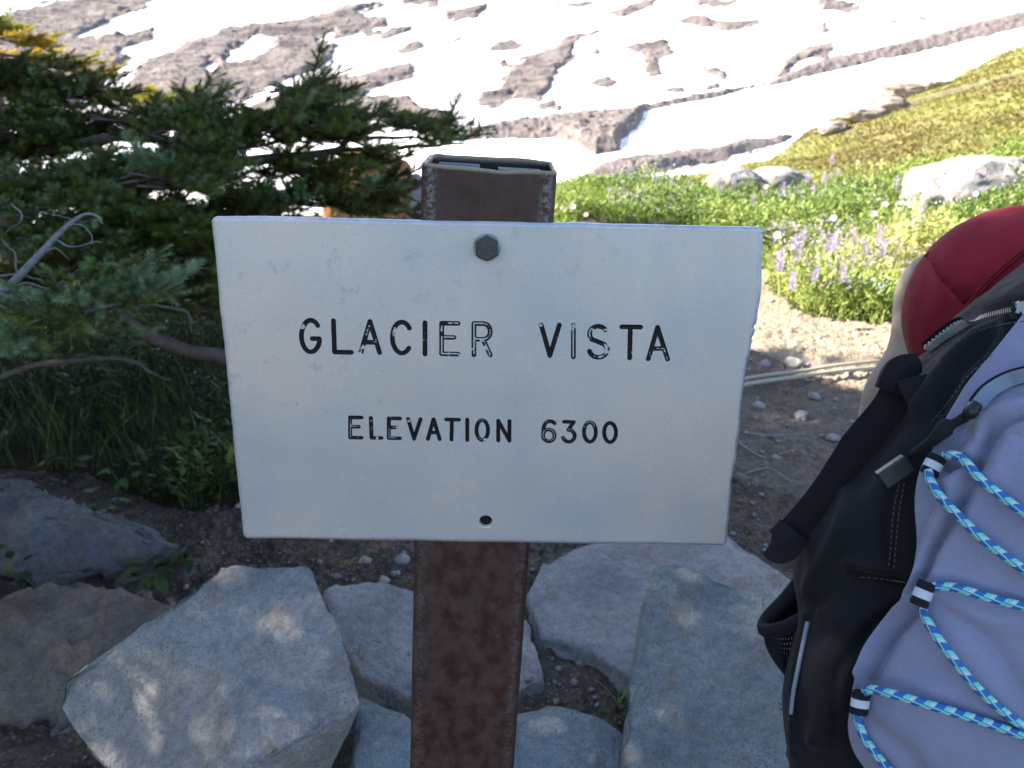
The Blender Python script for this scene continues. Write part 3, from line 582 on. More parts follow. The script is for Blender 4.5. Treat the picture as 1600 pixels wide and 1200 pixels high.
for kind, lst in FL.items():
    proto, h = flower_proto(kind); used = False
    nm = {'l': ('violet lupine spike', 'lupine', 'violet lupines in the meadow'), 'a': ('pale lilac aster', 'aster', 'pale asters in the meadow'), 'y': ('cream wildflower spike', 'wildflower', 'cream wildflowers in the meadow')}[kind]
    for (a, b) in lst:
        o = proto if not used else copy_tree(proto); used = True
        q = hit(a, b, h*.9); o.location = tuple(q); s = random.uniform(.85, 1.2)*(1+.03*max(0, q[1]-5)); w_ = {'l': 1.05, 'a': 1.0, 'y': 1.3}[kind]; o.scale = (s*w_, s*w_, s); o.rotation_euler = (random.uniform(-.15, .15), random.uniform(-.15, .15), random.uniform(-.9, .9))
        key = (nm[0], rely(b), relx(a, b)); seen[key] = seen.get(key, 0)+1
        tag(o, '%s %s %s, %s' % (ORD[(nm[0], a, b)], nm[0], rely(b), relx(a, b)), nm[1], nm[2])

# ------------------------------------------------------------------ fir trees
def needle_template(n=50, L=.034, nl=.0135, wd=.0010):
    V = []; 
    for k in range(n):
        t = k/n; a = k*2.39996; el = .25+.5*t if k < n-12 else 1.0; l = nl*(.8+.3*random.random()); b = np.array([t*L, 0, 0])
        d = np.array([math.sin(el)*.9, math.cos(el)*math.cos(a), math.cos(el)*math.sin(a)]); s = np.cross(d, [1, .2, .1]); s /= np.linalg.norm(s)
        V += [b-s*wd, b+s*wd, b+d*l]
    return np.array(V)
SDN = np.array(SD); DAPS = [(375, 920, .27, .05), (410, 935, .27, .055), (435, 955, .26, .05), (330, 955, .25, .035), (372, 966, .25, .03), (340, 985, .24, .03), (400, 988, .25, .035), (545, 950, .1, .05), (628, 985, .1, .045), (1285, 530, 0, .13), (1335, 605, 0, .15), (1330, 570, 0, .12), (1180, 560, 0, .07), (1250, 668, 0, .06), (1205, 668, 0, .05), (165, 838, .12, .03), (1200, 1010, .22, .035)]
DAP = np.array([G(a, b, z) for a, b, z, _ in DAPS]+[P(1600, 450, .75)]); DAPR = np.array([q[3] for q in DAPS]+[.055])
def place_sprigs(tmpl, pos, d, scale, tone, mat, name, parent):
    pos = np.asarray(pos); d = np.asarray(d); rel = pos[:, None]-DAP[None]; al = rel@SDN; ds_ = np.linalg.norm(rel-al[..., None]*SDN, axis=-1); ok_ = ~((al > .3) & (ds_ < DAPR[None])).any(1) if name == 'crown' and pos[:, 0].mean() < -2.2 and pos[:, 1].mean() < 3.2 else np.ones(len(pos), bool)
    pos, d, scale, tone = pos[ok_], d[ok_], scale[ok_], tone[ok_]; d = d/np.linalg.norm(d, axis=1)[:, None]; n = len(pos); m = len(tmpl)
    r = rng.normal(size=(n, 3)); y = np.cross(d, r); y /= np.linalg.norm(y, axis=1)[:, None]; z = np.cross(d, y)
    V = pos[:, None]+scale[:, None, None]*(tmpl[None, :, 0, None]*d[:, None]+tmpl[None, :, 1, None]*y[:, None]+tmpl[None, :, 2, None]*z[:, None])
    tn = np.clip(tone[:, None]+(tmpl[None, :, 0]/tmpl[:, 0].max()-.5)*.3, 0, 1)
    return obj(name, V.reshape(-1, 3), np.arange(n*m).reshape(-1, 3), mat, parent, smooth=False, attrs={'tone': tn.ravel()})
def sprays(pads, base_tone=.45):
    """pads: (centre, half-size 3, count, main direction, tone) -> sprig positions, directions, tones and twig tubes"""
    pos, dr, tn, tw = [], [], [], MB()
    for c, hs, cnt, md, t0 in pads:
        c = np.array(c); md = np.array(md, float)
        for k in range(int(cnt*1.75)):
            o = rng.normal(size=3); o *= rng.random()**.4*.95/np.linalg.norm(o); s = c+o*np.array(hs)
            d = md+rng.normal(size=3)*[.75, .75, 0]; d[2] = 0; d /= np.linalg.norm(d)+1e-9; d[2] = rng.normal(.08, .2); L = rng.uniform(.06, .15); side = np.cross(d, [0, 0, 1.]); side /= np.linalg.norm(side)+1e-9
            e = s+d*L+np.array([0, 0, .014*rng.normal()]); mid = (s+e)/2+[0, 0, -.012]
            V, Fs, _ = tube([s-d*.05, mid, e], [.0035, .0025, .0012], k=4, cap=False); tw.add(V, Fs)
            tt = t0+rng.normal()*.2-.05
            for q in np.arange(.08, 1.0, .115):
                b = s*(1-q)+e*q+[0, 0, -.012*4*q*(1-q)]
                for sg in (-1, 1):
                    pos.append(b); dr.append(d*.75+side*sg*.6+rng.normal(size=3)*.35+[0, 0, .35]); tn.append(tt+rng.normal()*.1)
            pos.append(e); dr.append(d+[0, 0, .15]); tn.append(tt+.3*rng.random())
    return np.array(pos), np.array(dr), np.clip(np.array(tn), 0, 1), tw
def pads_px(lst, md):
    out = []
    for px, py, d, rx, ry, cnt, t in lst: out.append((P(px, py, d), (rx*d/F, .16, ry*d/F*.9), cnt, md, t))
    return out
fir = empty('fir_tree', (-1.9, 2.6, 0), 'dark green subalpine fir reaching in from the left with spreading branches', 'tree')
TP = needle_template()
main = [(20, 120, 2.3, 70, 45, 20, .25), (90, 160, 2.3, 70, 50, 24, .2), (40, 210, 2.2, 80, 45, 24, .25), (130, 215, 2.3, 60, 30, 8, .25), (230, 190, 2.2, 50, 22, 12, .3), (215, 260, 2.0, 90, 25, 22, .45), (310, 205, 2.0, 50, 40, 22, .4), (345, 215, 1.9, 30, 30, 8, .5),
        (60, 290, 1.9, 90, 35, 24, .5), (150, 300, 1.8, 80, 30, 18, .5), (280, 270, 1.8, 70, 25, 16, .55), (90, 365, 1.8, 100, 35, 20, .35), (230, 345, 1.8, 80, 35, 22, .35), (330, 330, 1.9, 50, 35, 12, .3), (300, 400, 1.9, 60, 35, 16, .3), (180, 400, 1.7, 60, 25, 10, .4),
        (450, 190, 2.0, 45, 28, 24, .35), (480, 150, 2.1, 24, 14, 6, .4), (520, 200, 2.0, 50, 22, 10, .35), (600, 178, 2.1, 50, 10, 3, .5), (660, 200, 2.15, 46, 9, 4, .5), (705, 212, 2.15, 22, 7, 2, .5), (585, 285, 2.1, 30, 14, 4, .3), (560, 245, 2.1, 30, 8, 3, .3), (470, 142, 2.05, 26, 12, 7, .5), (300, 165, 2.1, 24, 12, 5, .4), (430, 255, 2.0, 50, 16, 6, .3), (490, 262, 2.0, 40, 18, 6, .3),
        (400, 310, 2.0, 60, 22, 12, .25), (480, 300, 2.1, 60, 22, 10, .25), (560, 305, 2.1, 34, 18, 7, .35), (620, 325, 2.2, 30, 8, 3, .3), (280, 455, 1.9, 60, 40, 9, .15), (60, 420, 2.0, 70, 40, 12, .2)]
pp_, dd_, tt_, tw = sprays(pads_px(main, (.75, -.25, .0)))
place_sprigs(TP, pp_, dd_, rng.uniform(.8, 1.2, len(pp_)), tt_, M_needle, 'crown', fir)['kind'] = 'stuff'
tw.build('twigs', M_bark, fir)['kind'] = 'stuff'
# rounded pale tufts at the branch ends
TR = []
for k_ in range(90):
    v_ = np.array([random.gauss(0, 1), random.gauss(0, 1), random.gauss(0, 1)]); v_[0] = abs(v_[0])*.9; v_ /= np.linalg.norm(v_); s_ = np.cross(v_, [.3, .5, .8]); s_ /= np.linalg.norm(s_); TR += [-s_*.0011, s_*.0011, v_*.0155]
TR = np.array(TR)
tufts = []
for cx_, cy_, d_, sx_, sy_, n_ in ((165, 440, 1.35, 40, 26, 26), (120, 480, 1.35, 40, 14, 12), (60, 520, 1.36, 24, 10, 6), (330, 225, 1.85, 46, 14, 16), (250, 240, 1.9, 60, 14, 16), (60, 270, 1.8, 60, 20, 18), (170, 270, 1.85, 50, 16, 12), (290, 175, 1.9, 50, 20, 14), (60, 210, 2.1, 70, 40, 22), (30, 320, 1.75, 50, 20, 12), (240, 330, 1.75, 60, 24, 16), (300, 420, 1.8, 40, 30, 9), (460, 175, 1.92, 40, 24, 12), (550, 200, 1.95, 60, 16, 10), (450, 300, 1.9, 80, 20, 14), (680, 205, 2.1, 50, 9, 8), (110, 370, 1.6, 90, 22, 12), (90, 150, 2.15, 60, 40, 14)):
    for k_ in range(int(n_*3)): tufts.append(P(cx_+sx_*random.gauss(0, .55), cy_+sy_*random.gauss(0, .6), d_+random.gauss(0, .04)))
tufts = np.array(tufts); o_ = place_sprigs(TR, tufts, rng.normal(size=tufts.shape)*.5+[.2, -.8, .5], rng.uniform(.7, 1.1, len(tufts)), np.clip(rng.normal(.85, .15, len(tufts)), 0, 1), M_needle, 'branch_tips', fir); o_['label'] = 'rounded pale needle tufts'; o_['kind'] = 'stuff'
near = [(170, 455, 1.35, 28, 16, 7, .9), (110, 475, 1.35, 40, 14, 6, .8), (60, 520, 1.35, 28, 12, 4, .75)]
pp_, dd_, tt_, tw = sprays(pads_px(near, (.5, -.6, .05)))
place_sprigs(TP, pp_, dd_, rng.uniform(.7, 1.0, len(pp_)), tt_, M_needle, 'bough', fir); fir.children[-1]['label'] = 'pale blue-green bough tip hanging lowest at the front'; fir.children[-1]['kind'] = 'stuff'
tw.build('bough_twigs', M_bark, fir)['kind'] = 'stuff'
def limb(pts, rad, mat, parent, name='limb', label=None, k=7, n=None):
    V, Fs, _ = tube([P(*q) for q in pts], rad, n or len(pts)*6, k); V = V+np.stack([fbm(V*22, 3, q_) for q_ in (3, 4, 5)], -1)*.007+fbm(V*70, 2, 6)[:, None]*.0015; o = obj(name, V, Fs, mat, parent)
    if label: o['label'] = label
    return o
V, Fs, _ = tube([(-1.95, 2.7, -.1), (-1.9, 2.6, .4), (-1.82, 2.62, .9), (-1.85, 2.55, 1.5), (-1.8, 2.6, 2.0)], [.12, .1, .085, .06, .02], 30, 12); obj('trunk', V+fbm(V*14, 3, 2)[:, None]*.012, Fs, M_bark, fir)
limb([(-100, 330, 2.2), (120, 300, 2.1), (300, 262, 2.0), (420, 248, 2.0), (520, 236, 2.05), (560, 215, 2.1), (720, 218, 2.15)], [.02, .018, .014, .012, .009, .006, .002], M_bark, fir)
limb([(-80, 260, 2.2), (60, 235, 2.2), (200, 215, 2.1), (300, 225, 2.0), (370, 240, 1.95)], [.02, .016, .011, .007, .003], M_bark, fir)
limb([(150, 445, 1.7), (205, 505, 1.75), (270, 540, 1.75), (345, 556, 1.75), (440, 560, 1.8)], [.008, .0105, .0125, .014, .015], M_bark, fir, label='grey-brown limb running down to the sign edge')
limb([(0, 590, 1.8), (60, 570, 1.8), (130, 562, 1.8), (190, 560, 1.8), (230, 578, 1.8), (265, 598, 1.8)], [.007, .0065, .0055, .0045, .003, .0012], M_bark, fir)
limb([(190, 480, 1.6), (240, 478, 1.65), (290, 490, 1.7), (300, 520, 1.7)], [.004, .004, .003, .0015], M_bark, fir)
limb([(-50, 190, 2.3), (40, 180, 2.3), (150, 200, 2.3), (240, 205, 2.2)], [.018, .014, .009, .003], M_bark, fir)
limb([(430, 262, 2.0), (500, 268, 2.0), (560, 280, 2.1), (620, 300, 2.15), (660, 318, 2.2)], [.009, .007, .005, .004, .002], M_bark, fir)
limb([(520, 236, 2.05), (600, 232, 2.1), (680, 226, 2.1), (735, 224, 2.15)], [.006, .005, .004, .0015], M_bark, fir)
# bleached dead branch at the left
dead = obj('dead_branch', *[(lambda t: (t[0], t[1]))(tube([P(*q) for q in [(-60, 500, 1.45), (0, 460, 1.4), (50, 410, 1.4), (95, 362, 1.4), (130, 336, 1.4), (152, 338, 1.4), (160, 350, 1.4)]], [.0085, .0075, .006, .0042, .0028, .002, .0009], 40, 8))][0], M_dead, fir)
for pts, rd in [([(85, 372, 1.4), (110, 385, 1.39), (145, 380, 1.38), (160, 378, 1.38)], .003), ([(60, 400, 1.4), (85, 388, 1.4), (110, 404, 1.4)], .0022), ([(10, 448, 1.4), (40, 443, 1.39), (70, 450, 1.38), (100, 438, 1.37), (122, 424, 1.36)], .0032), ([(70, 450, 1.38), (72, 465, 1.38)], .0018),
                ([(0, 432, 1.42), (35, 428, 1.41), (70, 440, 1.4)], .003), ([(28, 430, 1.41), (26, 400, 1.4), (0, 375, 1.4)], .0025), ([(105, 355, 1.4), (125, 352, 1.39), (142, 365, 1.38), (145, 382, 1.38)], .0024), ([(0, 475, 1.4), (20, 478, 1.4), (55, 440, 1.4)], .0028), ([(115, 345, 1.4), (90, 336, 1.42), (60, 330, 1.44)], .0016), ([(50, 412, 1.4), (66, 425, 1.4), (90, 428, 1.4)], .0014), ([(-10, 455, 1.38), (20, 470, 1.37), (45, 468, 1.36)], .004), ([(20, 320, 1.5), (35, 335, 1.5), (30, 350, 1.5), (8, 362, 1.5)], .0025)]:
    V, Fs, _ = tube([P(*q) for q in pts], list(np.linspace(rd*.65, rd*.2, len(pts))), 16, 6); V = V+np.stack([fbm(V*45, 2, q_) for q_ in (1, 2, 3)], -1)*.004; obj('twig', V, Fs, M_dead, dead)
dead['label'] = 'bleached bare forked branch'
# yellow-tipped fir standing farther back in the sun
fy = empty('fir_tree', (-2.9, 4.7, -.1), 'fir farther back with sunlit yellow and orange branch tips', 'tree')
yl = [(-10, 42, 4.3, 30, 12, 8, .4), (40, 62, 4.3, 30, 8, 8, .7), (20, 88, 4.4, 40, 10, 9, .8), (100, 100, 4.4, 35, 8, 9, .6), (140, 118, 4.4, 30, 9, 9, .85), (60, 130, 4.4, 50, 14, 10, .4), (160, 146, 4.3, 24, 6, 7, .8), (215, 150, 4.3, 28, 6, 8, .6), (250, 156, 4.3, 20, 5, 4, .3)]
pp_, dd_, tt_, tw = sprays(pads_px(yl, (.9, -.1, .0)))
place_sprigs(TP, pp_, dd_, rng.uniform(.9, 1.3, len(pp_)), tt_, M_needleY, 'crown', fy)['kind'] = 'stuff'; tw.build('twigs', M_bark, fy)['kind'] = 'stuff'
V, Fs, _ = tube([(-2.9, 4.7, -.5), (-2.85, 4.65, .6), (-2.8, 4.6, 1.5)], [.12, .08, .03], 16, 10); obj('trunk', V, Fs, M_bark, fy)
# taller firs left of the frame which shade the foreground
TC = needle_template(16, .16, .08, .010)
def shade_fir(x, y, h, R, n, label):
    e = empty('fir_tree', (x, y, 0), label, 'tree', 'tall firs left of the view')
    t = rng.random(n)**.8; z = .12*h+t*h*.88; rad = R*(1-t**1.7*.85)*np.sqrt(rng.random(n)); a = rng.uniform(0, 2*math.pi, n)
    pos = np.stack([x+rad*np.cos(a), y+rad*np.sin(a), z-.12*rad], -1); d = np.stack([np.cos(a), np.sin(a), rng.normal(0, .25, n)], -1)
    place_sprigs(TC, pos, d, rng.uniform(.7, 1.3, n), np.clip(rng.normal(.4, .2, n), 0, 1), M_needle, 'crown', e)['kind'] = 'stuff'
    V, Fs, _ = tube([(x, y, -.1), (x, y, h*.5), (x+.05, y, h)], [.14, .09, .01], 20, 10); obj('trunk', V, Fs, M_bark, e)
    for k in range(14):
        a = k*2.4; zz = h*(.12+.055*k); rr_ = R*(1-.06*k); V, Fs, _ = tube([(x, y, zz), (x+rr_*.5*math.cos(a), y+rr_*.5*math.sin(a), zz+.03), (x+rr_*math.cos(a), y+rr_*math.sin(a), zz-.05)], [.03, .018, .005], 8, 6); obj('limb', V, Fs, M_bark, e)
shade_fir(-3.4, 2.8, 4.9, 1.4, 9000, 'tall dark fir just outside the left edge of the view')
shade_fir(-3.2, .7, 5.2, 1.5, 9500, 'tall dark fir left of the camera')
shade_fir(-4.2, -1.1, 4.8, 1.5, 4000, 'tall dark fir left and behind the camera')

# ------------------------------------------------------------------ the sign
def rotm(a, ax):
    c, s = math.cos(a), math.sin(a)
    return {'x': np.array([[1, 0, 0], [0, c, -s], [0, s, c]]), 'y': np.array([[c, 0, s], [0, 1, 0], [-s, 0, c]]), 'z': np.array([[c, -s, 0], [s, c, 0], [0, 0, 1]])}[ax]
R = rotm(-.3443, 'x')@rotm(-.006, 'y')@rotm(-.0203, 'z'); BASIS = np.stack([RT, UP, FW], 1)
EX, EU, EA = BASIS@R[:, 0], BASIS@R[:, 1], BASIS@R[:, 2]       # right, up, away
SC = CAM+BASIS@np.array([-.0146, -.0054, .4888]); SW, SH = .305, .201
def loc2w(u, v, a): return SC+np.multiply.outer(u, EX)+np.multiply.outer(v, EU)+np.multiply.outer(a, EA)
def L2(px, py):
    r = ray(px, py); n = EA; t = ((SC-CAM)@n)/(r@n); q = CAM+r*t-SC; return np.array([q@EX, q@EU])
DL = .0365; off = -.0049; WP = .0744
PX = math.cos(DL)*EX-math.sin(DL)*EU; AX = math.sin(DL)*EX+math.cos(DL)*EU
def on_post(s, t, a): return SC+np.multiply.outer(s, PX)+PX*off+np.multiply.outer(t, AX)+np.multiply.outer(a, EA)
base = on_post(0., 0., .04); foot = base-AX*(base[2]+.0)/AX[2]
sign = empty('trail_sign', foot, 'brushed aluminium sign reading GLACIER VISTA ELEVATION 6300 bolted to a brown square steel post', 'sign')
# glyphs: centre-line strokes in a unit box, y up
def arc(cx, cy, rx, ry, a0, a1, n=18):
    return [(cx+rx*math.cos(math.radians(a)), cy+ry*math.sin(math.radians(a))) for a in np.linspace(a0, a1, n)]
GL = {'G': [arc(.52, .5, .52, .5, 42, 335, 30)+[(1.0, .42), (.6, .42)]], 'L': [[(0, 1), (0.06, 0), (1, 0)]], 'A': [[(0, 0), (.48, 1), (1, 0)], [(.22, .33), (.82, .33)]], 'C': [arc(.55, .5, .55, .5, 38, 318, 30)], 'I': [[(.5, 1), (.5, 0)]],
      'E': [[(1, 1), (0, 1), (0, 0), (1, 0)], [(0, .54), (.75, .54)]], 'R': [[(0, 0), (0, 1), (.6, 1)]+arc(.6, .75, .4, .25, 90, -90, 12)+[(0, .5)], [(.55, .5), (1, 0)]], 'V': [[(0, 1), (.48, 0), (1, 1)]],
      'S': [arc(.5, .75, .47, .25, 35, 200, 16)+[(.14, .58), (.5, .5), (.84, .42)]+arc(.5, .26, .5, .26, 10, -165, 16)], 'T': [[(0, 1), (1, 1)], [(.45, 1), (.42, 0)]], 'O': [arc(.5, .5, .5, .5, 0, 360, 36)], '0': [arc(.5, .5, .5, .5, 0, 360, 36)],
      'N': [[(0, 0), (0, 1), (1, 0), (1, 1)]], '6': [arc(.62, .6, .58, .42, 50, 180, 14)+arc(.5, .3, .5, .3, 180, 540, 28)], '3': [[(.05, 1), (.9, 1), (.42, .6)]+arc(.45, .3, .52, .3, 80, -160, 20)]}
line1 = [('G', 471, 499, 500.5, 550), ('L', 521, 549, 501.5, 550.5), ('A', 564, 593, 502.5, 551), ('C', 613, 640, 503.5, 552), ('I', 660, 668, 504.5, 553.5), ('E', 690, 715.5, 505.5, 553.5), ('R', 740.5, 766, 506, 555),
         ('V', 845.5, 874, 508, 556), ('I', 892, 900, 508.5, 558), ('S', 920.5, 949, 510, 558.5), ('T', 971.5, 1001, 511, 559.5), ('A', 1013, 1043, 511.5, 561)]
line2 = [('E', 547, 565, 652.5, 684), ('L', 579.5, 596, 653.5, 684.5), ('E', 607.5, 625, 654, 685), ('V', 637.5, 657, 655, 686), ('A', 668.5, 687, 655.5, 686.5), ('T', 697, 717, 656, 687.5), ('I', 726, 734, 656, 688), ('O', 744.5, 762.5, 657, 688), ('N', 778.5, 796, 658, 689),
         ('6', 848.5, 866.5, 659, 690), ('3', 880.5, 898.5, 659.5, 690.5), ('0', 912.5, 931, 660, 690.5), ('0', 944, 962.5, 661, 691)]
worn1 = {5: .8, 6: .8, 8: .85, 9: .6, 11: .35, 3: .25, 4: .3, 1: .15, 2: .2}; worn2 = {0: .45, 1: .4, 2: .5, 7: .55, 9: .5, 10: .55, 11: .5, 12: .55, 4: .2}
letters = []
for ln, sw, worn in ((line1, .00135, worn1), (line2, .00115, worn2)):
    for k, (ch, x0, x1, y0, y1) in enumerate(ln):
        st = []
        for s in GL[ch]: st.append([tuple(L2(x0+(x1-x0)*a+.0*(1-b), y1+(y0-y1)*b+(a-.5)*.4)) for a, b in s])
        letters.append((ch, st, sw, worn.get(k, .12)))
def axis_grid(lo, hi, bands, coarse):
    """bands: (a, b, step)"""
    xs = [lo]; cur = lo
    for a, b, st in sorted(bands):
        if a > cur: xs += list(np.linspace(cur, a, max(2, int((a-cur)/coarse)+1))[1:])
        xs += list(np.linspace(a, b, int((b-a)/st)+1)[1:]); cur = b
    if hi > cur: xs += list(np.linspace(cur, hi, max(2, int((hi-cur)/coarse)+1))[1:])
    return np.array(xs)
allp = np.array([q for _, st, _, _ in letters for s in st for q in s]); n1 = sum(len(s) for _, st, _, _ in letters[:12] for s in st)
m = .003; l1, l2 = allp[:n1], allp[n1:]; HC = L2(759, 815); BC = L2(761, 386)
us = axis_grid(-SW/2, SW/2, [(-SW/2, -SW/2+.006, .0006), (l1[:, 0].min()-m, l1[:, 0].max()+m, .00024), (SW/2-.006, SW/2, .0006)], .004)
vs = axis_grid(-SH/2, SH/2, [(-SH/2, -SH/2+.006, .0006), (HC[1]-.007, HC[1]+.007, .0004), (l2[:, 1].min()-m, l2[:, 1].max()+m, .00024), (l1[:, 1].min()-m, l1[:, 1].max()+m, .00024), (SH/2-.006, SH/2, .0006)], .004)
U, Vv = np.meshgrid(us, vs, indexing='ij'); nu, nv = U.shape
sd = np.full(U.shape, 1e3); own = np.full(U.shape, -1)
wearf = np.zeros(U.shape)
for k, (ch, st, sw, wn) in enumerate(letters):
    q = np.array([z for s in st for z in s]); i0, i1 = np.searchsorted(us, [q[:, 0].min()-.004, q[:, 0].max()+.004]); j0, j1 = np.searchsorted(vs, [q[:, 1].min()-.004, q[:, 1].max()+.004])
    d = np.full((i1-i0, j1-j0), 1e3)
    for s in st: d = np.minimum(d, sdist(U[i0:i1, j0:j1], Vv[i0:i1, j0:j1], s, False))
    d -= sw; cur = sd[i0:i1, j0:j1]; b = d < cur; cur[b] = d[b]; own[i0:i1, j0:j1][b] = k; wearf[i0:i1, j0:j1][b] = wn
groove = sm(.00012, -.00075, sd)
nz = fbm(p3(U*900, Vv*900), 3, 7); nz2 = fbm(p3(U*260, Vv*260), 3, 8); nz3 = fbm(p3(U*110, Vv*110), 2, 18)
paint = sm(.00022, -.00002, sd)
inner = sm(-.00084, -.00120, sd)
paint = paint*(1-inner*(wearf > .1)*sm(.62-wearf*.95, .8-wearf*.95, nz3*.45+nz2*.35+nz*.2+.1))
paint = paint*(1-.9*sm(.5, .62, nz2+wearf*.1))
hd = np.hypot(U-HC[0], Vv-HC[1]); hole = sm(.0042, .0036, hd); ring = np.exp(-((hd-.0046)/.0006)**2)
cup = groove*.00085 + hole*.0028
# rounded corners and nibbled edges: remap the grid border
CRr = .0032
def edge_warp(U, Vv):
    u, v = U.copy(), Vv.copy(); hx, hy = SW/2, SH/2
    for sx_ in (-1, 1):
        for sy_ in (-1, 1):
            a = u*sx_-(hx-CRr); b = v*sy_-(hy-CRr); k = (a > 0) & (b > 0); A, B = a[k]/CRr, b[k]/CRr
            u[k] = sx_*(hx-CRr+A*np.sqrt(np.maximum(1-B*B*.5, 0))*CRr); v[k] = sy_*(hy-CRr+B*np.sqrt(np.maximum(1-A*A*.5, 0))*CRr)
    tx = np.clip((np.abs(U)-(hx-.008))/.008, 0, 1); ty = np.clip((np.abs(Vv)-(hy-.008))/.008, 0, 1)
    nib = fbm(p3(Vv*60, 0*Vv+np.sign(U)*3), 3, 17)*.0009+np.minimum(0, fbm(p3(Vv*300, np.sign(U)*7+0*U), 2, 19)-.0)*.0009
    u += np.sign(U)*tx*nib*np.where(U > 0, 1.2, .35)
    u += (U > 0)*tx*(.0024*np.exp(-((Vv-.058)/.022)**2)-.0014*np.exp(-((Vv-.0)/.03)**2)-.001*np.exp(-((Vv+.06)/.012)**2))
    v += np.sign(Vv)*ty*(fbm(p3(U*40, np.sign(Vv)*9+0*U), 3, 23)*.0005)
    return u, v
eu, ev = edge_warp(U, Vv)
warpz = fbm(p3(U*7, Vv*7), 2, 29)*.0004
edge = np.minimum(SW/2-np.abs(U), SH/2-np.abs(Vv)); lip = sm(.0016, 0, edge)*.0009
W3 = loc2w(eu, ev, cup+lip+warpz)
Fg = gridF(nu, nv); fo = np.full(len(Fg), -1); ctr_sd = sd.ravel()[Fg].mean(1); fo = np.where(ctr_sd < .00018, own.ravel()[Fg[:, 0]], -1)
def metal(name, letter=False):
    m = N(name); co = m.coord('Object'); n1 = m.noise(7, 4, .55); n2 = m.noise(16, 5, .6); st = m.noise(90, 3, .7, m.coord('Object', (1, 1, 14))); fine = m.noise(900, 2, .6)
    c = m.ramp(n1, [(.3, (.47, .505, .55)), (.5, (.575, .57, .575)), (.7, (.68, .61, .57))])
    c = m.mix(m.ramp(n2, [(.48, 0.0), (.7, .55)]), c, (.67, .57, .50)); c = m.mix(m.ramp(m.noise(24, 6, .7), [(.55, 0.0), (.75, .22)]), c, (.44, .50, .60)); c = m.mix(m.ramp(m.noise(30, 4, .6, m.coord('Object', (1.0, 1, .12))), [(.62, 0.0), (.75, .35)]), c, (.68, .68, .68))
    c = m.mix(1, c, m.ramp(fine, [(.3, .93), (.7, 1.05)]), 'MULTIPLY'); c = m.mix(1, c, m.ramp(st, [(.3, .98), (.7, 1.015)]), 'MULTIPLY')
    sc = m.math('MULTIPLY', m.ramp(m.noise(75, 6, .75), [(.58, 0.0), (.64, 1.0)]), m.ramp(m.noise(9, 2), [(.42, 0.0), (.56, 1.0)]))
    c = m.mix(m.math('MULTIPLY', sc, .32), c, (.22, .28, .38)); eg = m.attr('edge'); c = m.mix(m.math('MULTIPLY', eg, m.ramp(m.noise(130, 4, .7), [(.4, .15), (.6, .8)])), c, (.36, .40, .50))
    if letter:
        c = m.mix(m.attr('paint'), c, (.008, .008, .011)); m.set(c, .5, .15)
    else:
        m.set(c, m.ramp(n2, [(.3, .42), (.7, .55)]), .55)
    m.bump(fine, .06, .0002); return m.m
M_alu = metal('weathered_aluminium'); M_eng = metal('engraved_black_paint', True)
# plate sides and back
back = loc2w(eu, ev, np.full(U.shape, .0032)+warpz)
def sub(Fs, Vw, at):
    ids, inv = np.unique(Fs, return_inverse=True); return Vw[ids], inv.reshape(Fs.shape), {k: a[ids] for k, a in at.items()}
VW = W3.reshape(-1, 3); atr = {'paint': paint.ravel(), 'edge': sm(.004, 0, edge).ravel()*np.where(U.ravel() > -.1, 1, .5)}
V, Fs, a = sub(Fg[fo < 0], VW, atr)
# rim strip + coarse back
bi = np.concatenate([np.arange(nu)*nv, (nu-1)*nv+np.arange(1, nv), (np.arange(nu-2, -1, -1))*nv+nv-1, np.arange(nv-2, 0, -1)]); B = back.reshape(-1, 3)[bi]; Fr = VW[bi]; k = len(bi); b0 = len(V)
V = np.vstack([V, Fr, B, B.mean(0)[None]]); j = np.arange(k); jn = (j+1) % k
Fs = [np.vstack([Fs[:, ::-1], np.stack([b0+j, b0+jn, b0+k+jn, b0+k+j], -1)[:, ::-1]])]; Fs.append(np.stack([b0+k+j, np.full(k, b0+2*k), b0+k+jn], -1))
for kk in a: a[kk] = np.concatenate([a[kk], np.zeros(2*k+1)+(.8 if kk == 'edge' else 0)])
plate = obj('sign_plate', V, Fs, M_alu, sign, attrs=a)
for i, (ch, _, _, _) in enumerate(letters):
    V, Fs, a = sub(Fg[fo == i], VW, atr); obj('letter' if not ch.isdigit() else 'digit', V, Fs[:, ::-1], M_eng, plate, attrs=a)
# bolt with washer
def disc_prism(c, r, k, a0, a1, rot=0, bev=0.0):
    th = np.arange(k)*2*math.pi/k+rot; rows = []
    for rad, aa in ((0.0001, a0), (r-bev, a0), (r, a0+bev), (r, a1)): rows.append(loc2w(c[0]+rad*np.cos(th), c[1]+rad*np.sin(th), np.full(k, aa)))
    return np.vstack(rows), gridF(4, k, False, True)
V, Fq = disc_prism(BC, .0076, 40, -.0016, .0015, 0, .0004); M_wash = simple('washer_steel', (.30, .33, .36), .4, .8, 300)
obj('washer', V, Fq, M_wash, sign, smooth=False)
V, Fq = disc_prism(BC, .0070, 6, -.0072, -.0015, math.radians(32), .0009); M_bolt = simple('weathered_bolt', (.085, .08, .078), .6, .5, 500, .0003)
obj('bolt_head', V, Fq, M_bolt, sign, smooth=False)
V, Fq = disc_prism(HC, .0037, 24, .0024, .0027, 0, .0001); obj('painted_hole_shadow', V, Fq, simple('dark_hole', (.01, .009, .008), .9), sign)  # near-black disc painted as the shade inside the empty hole
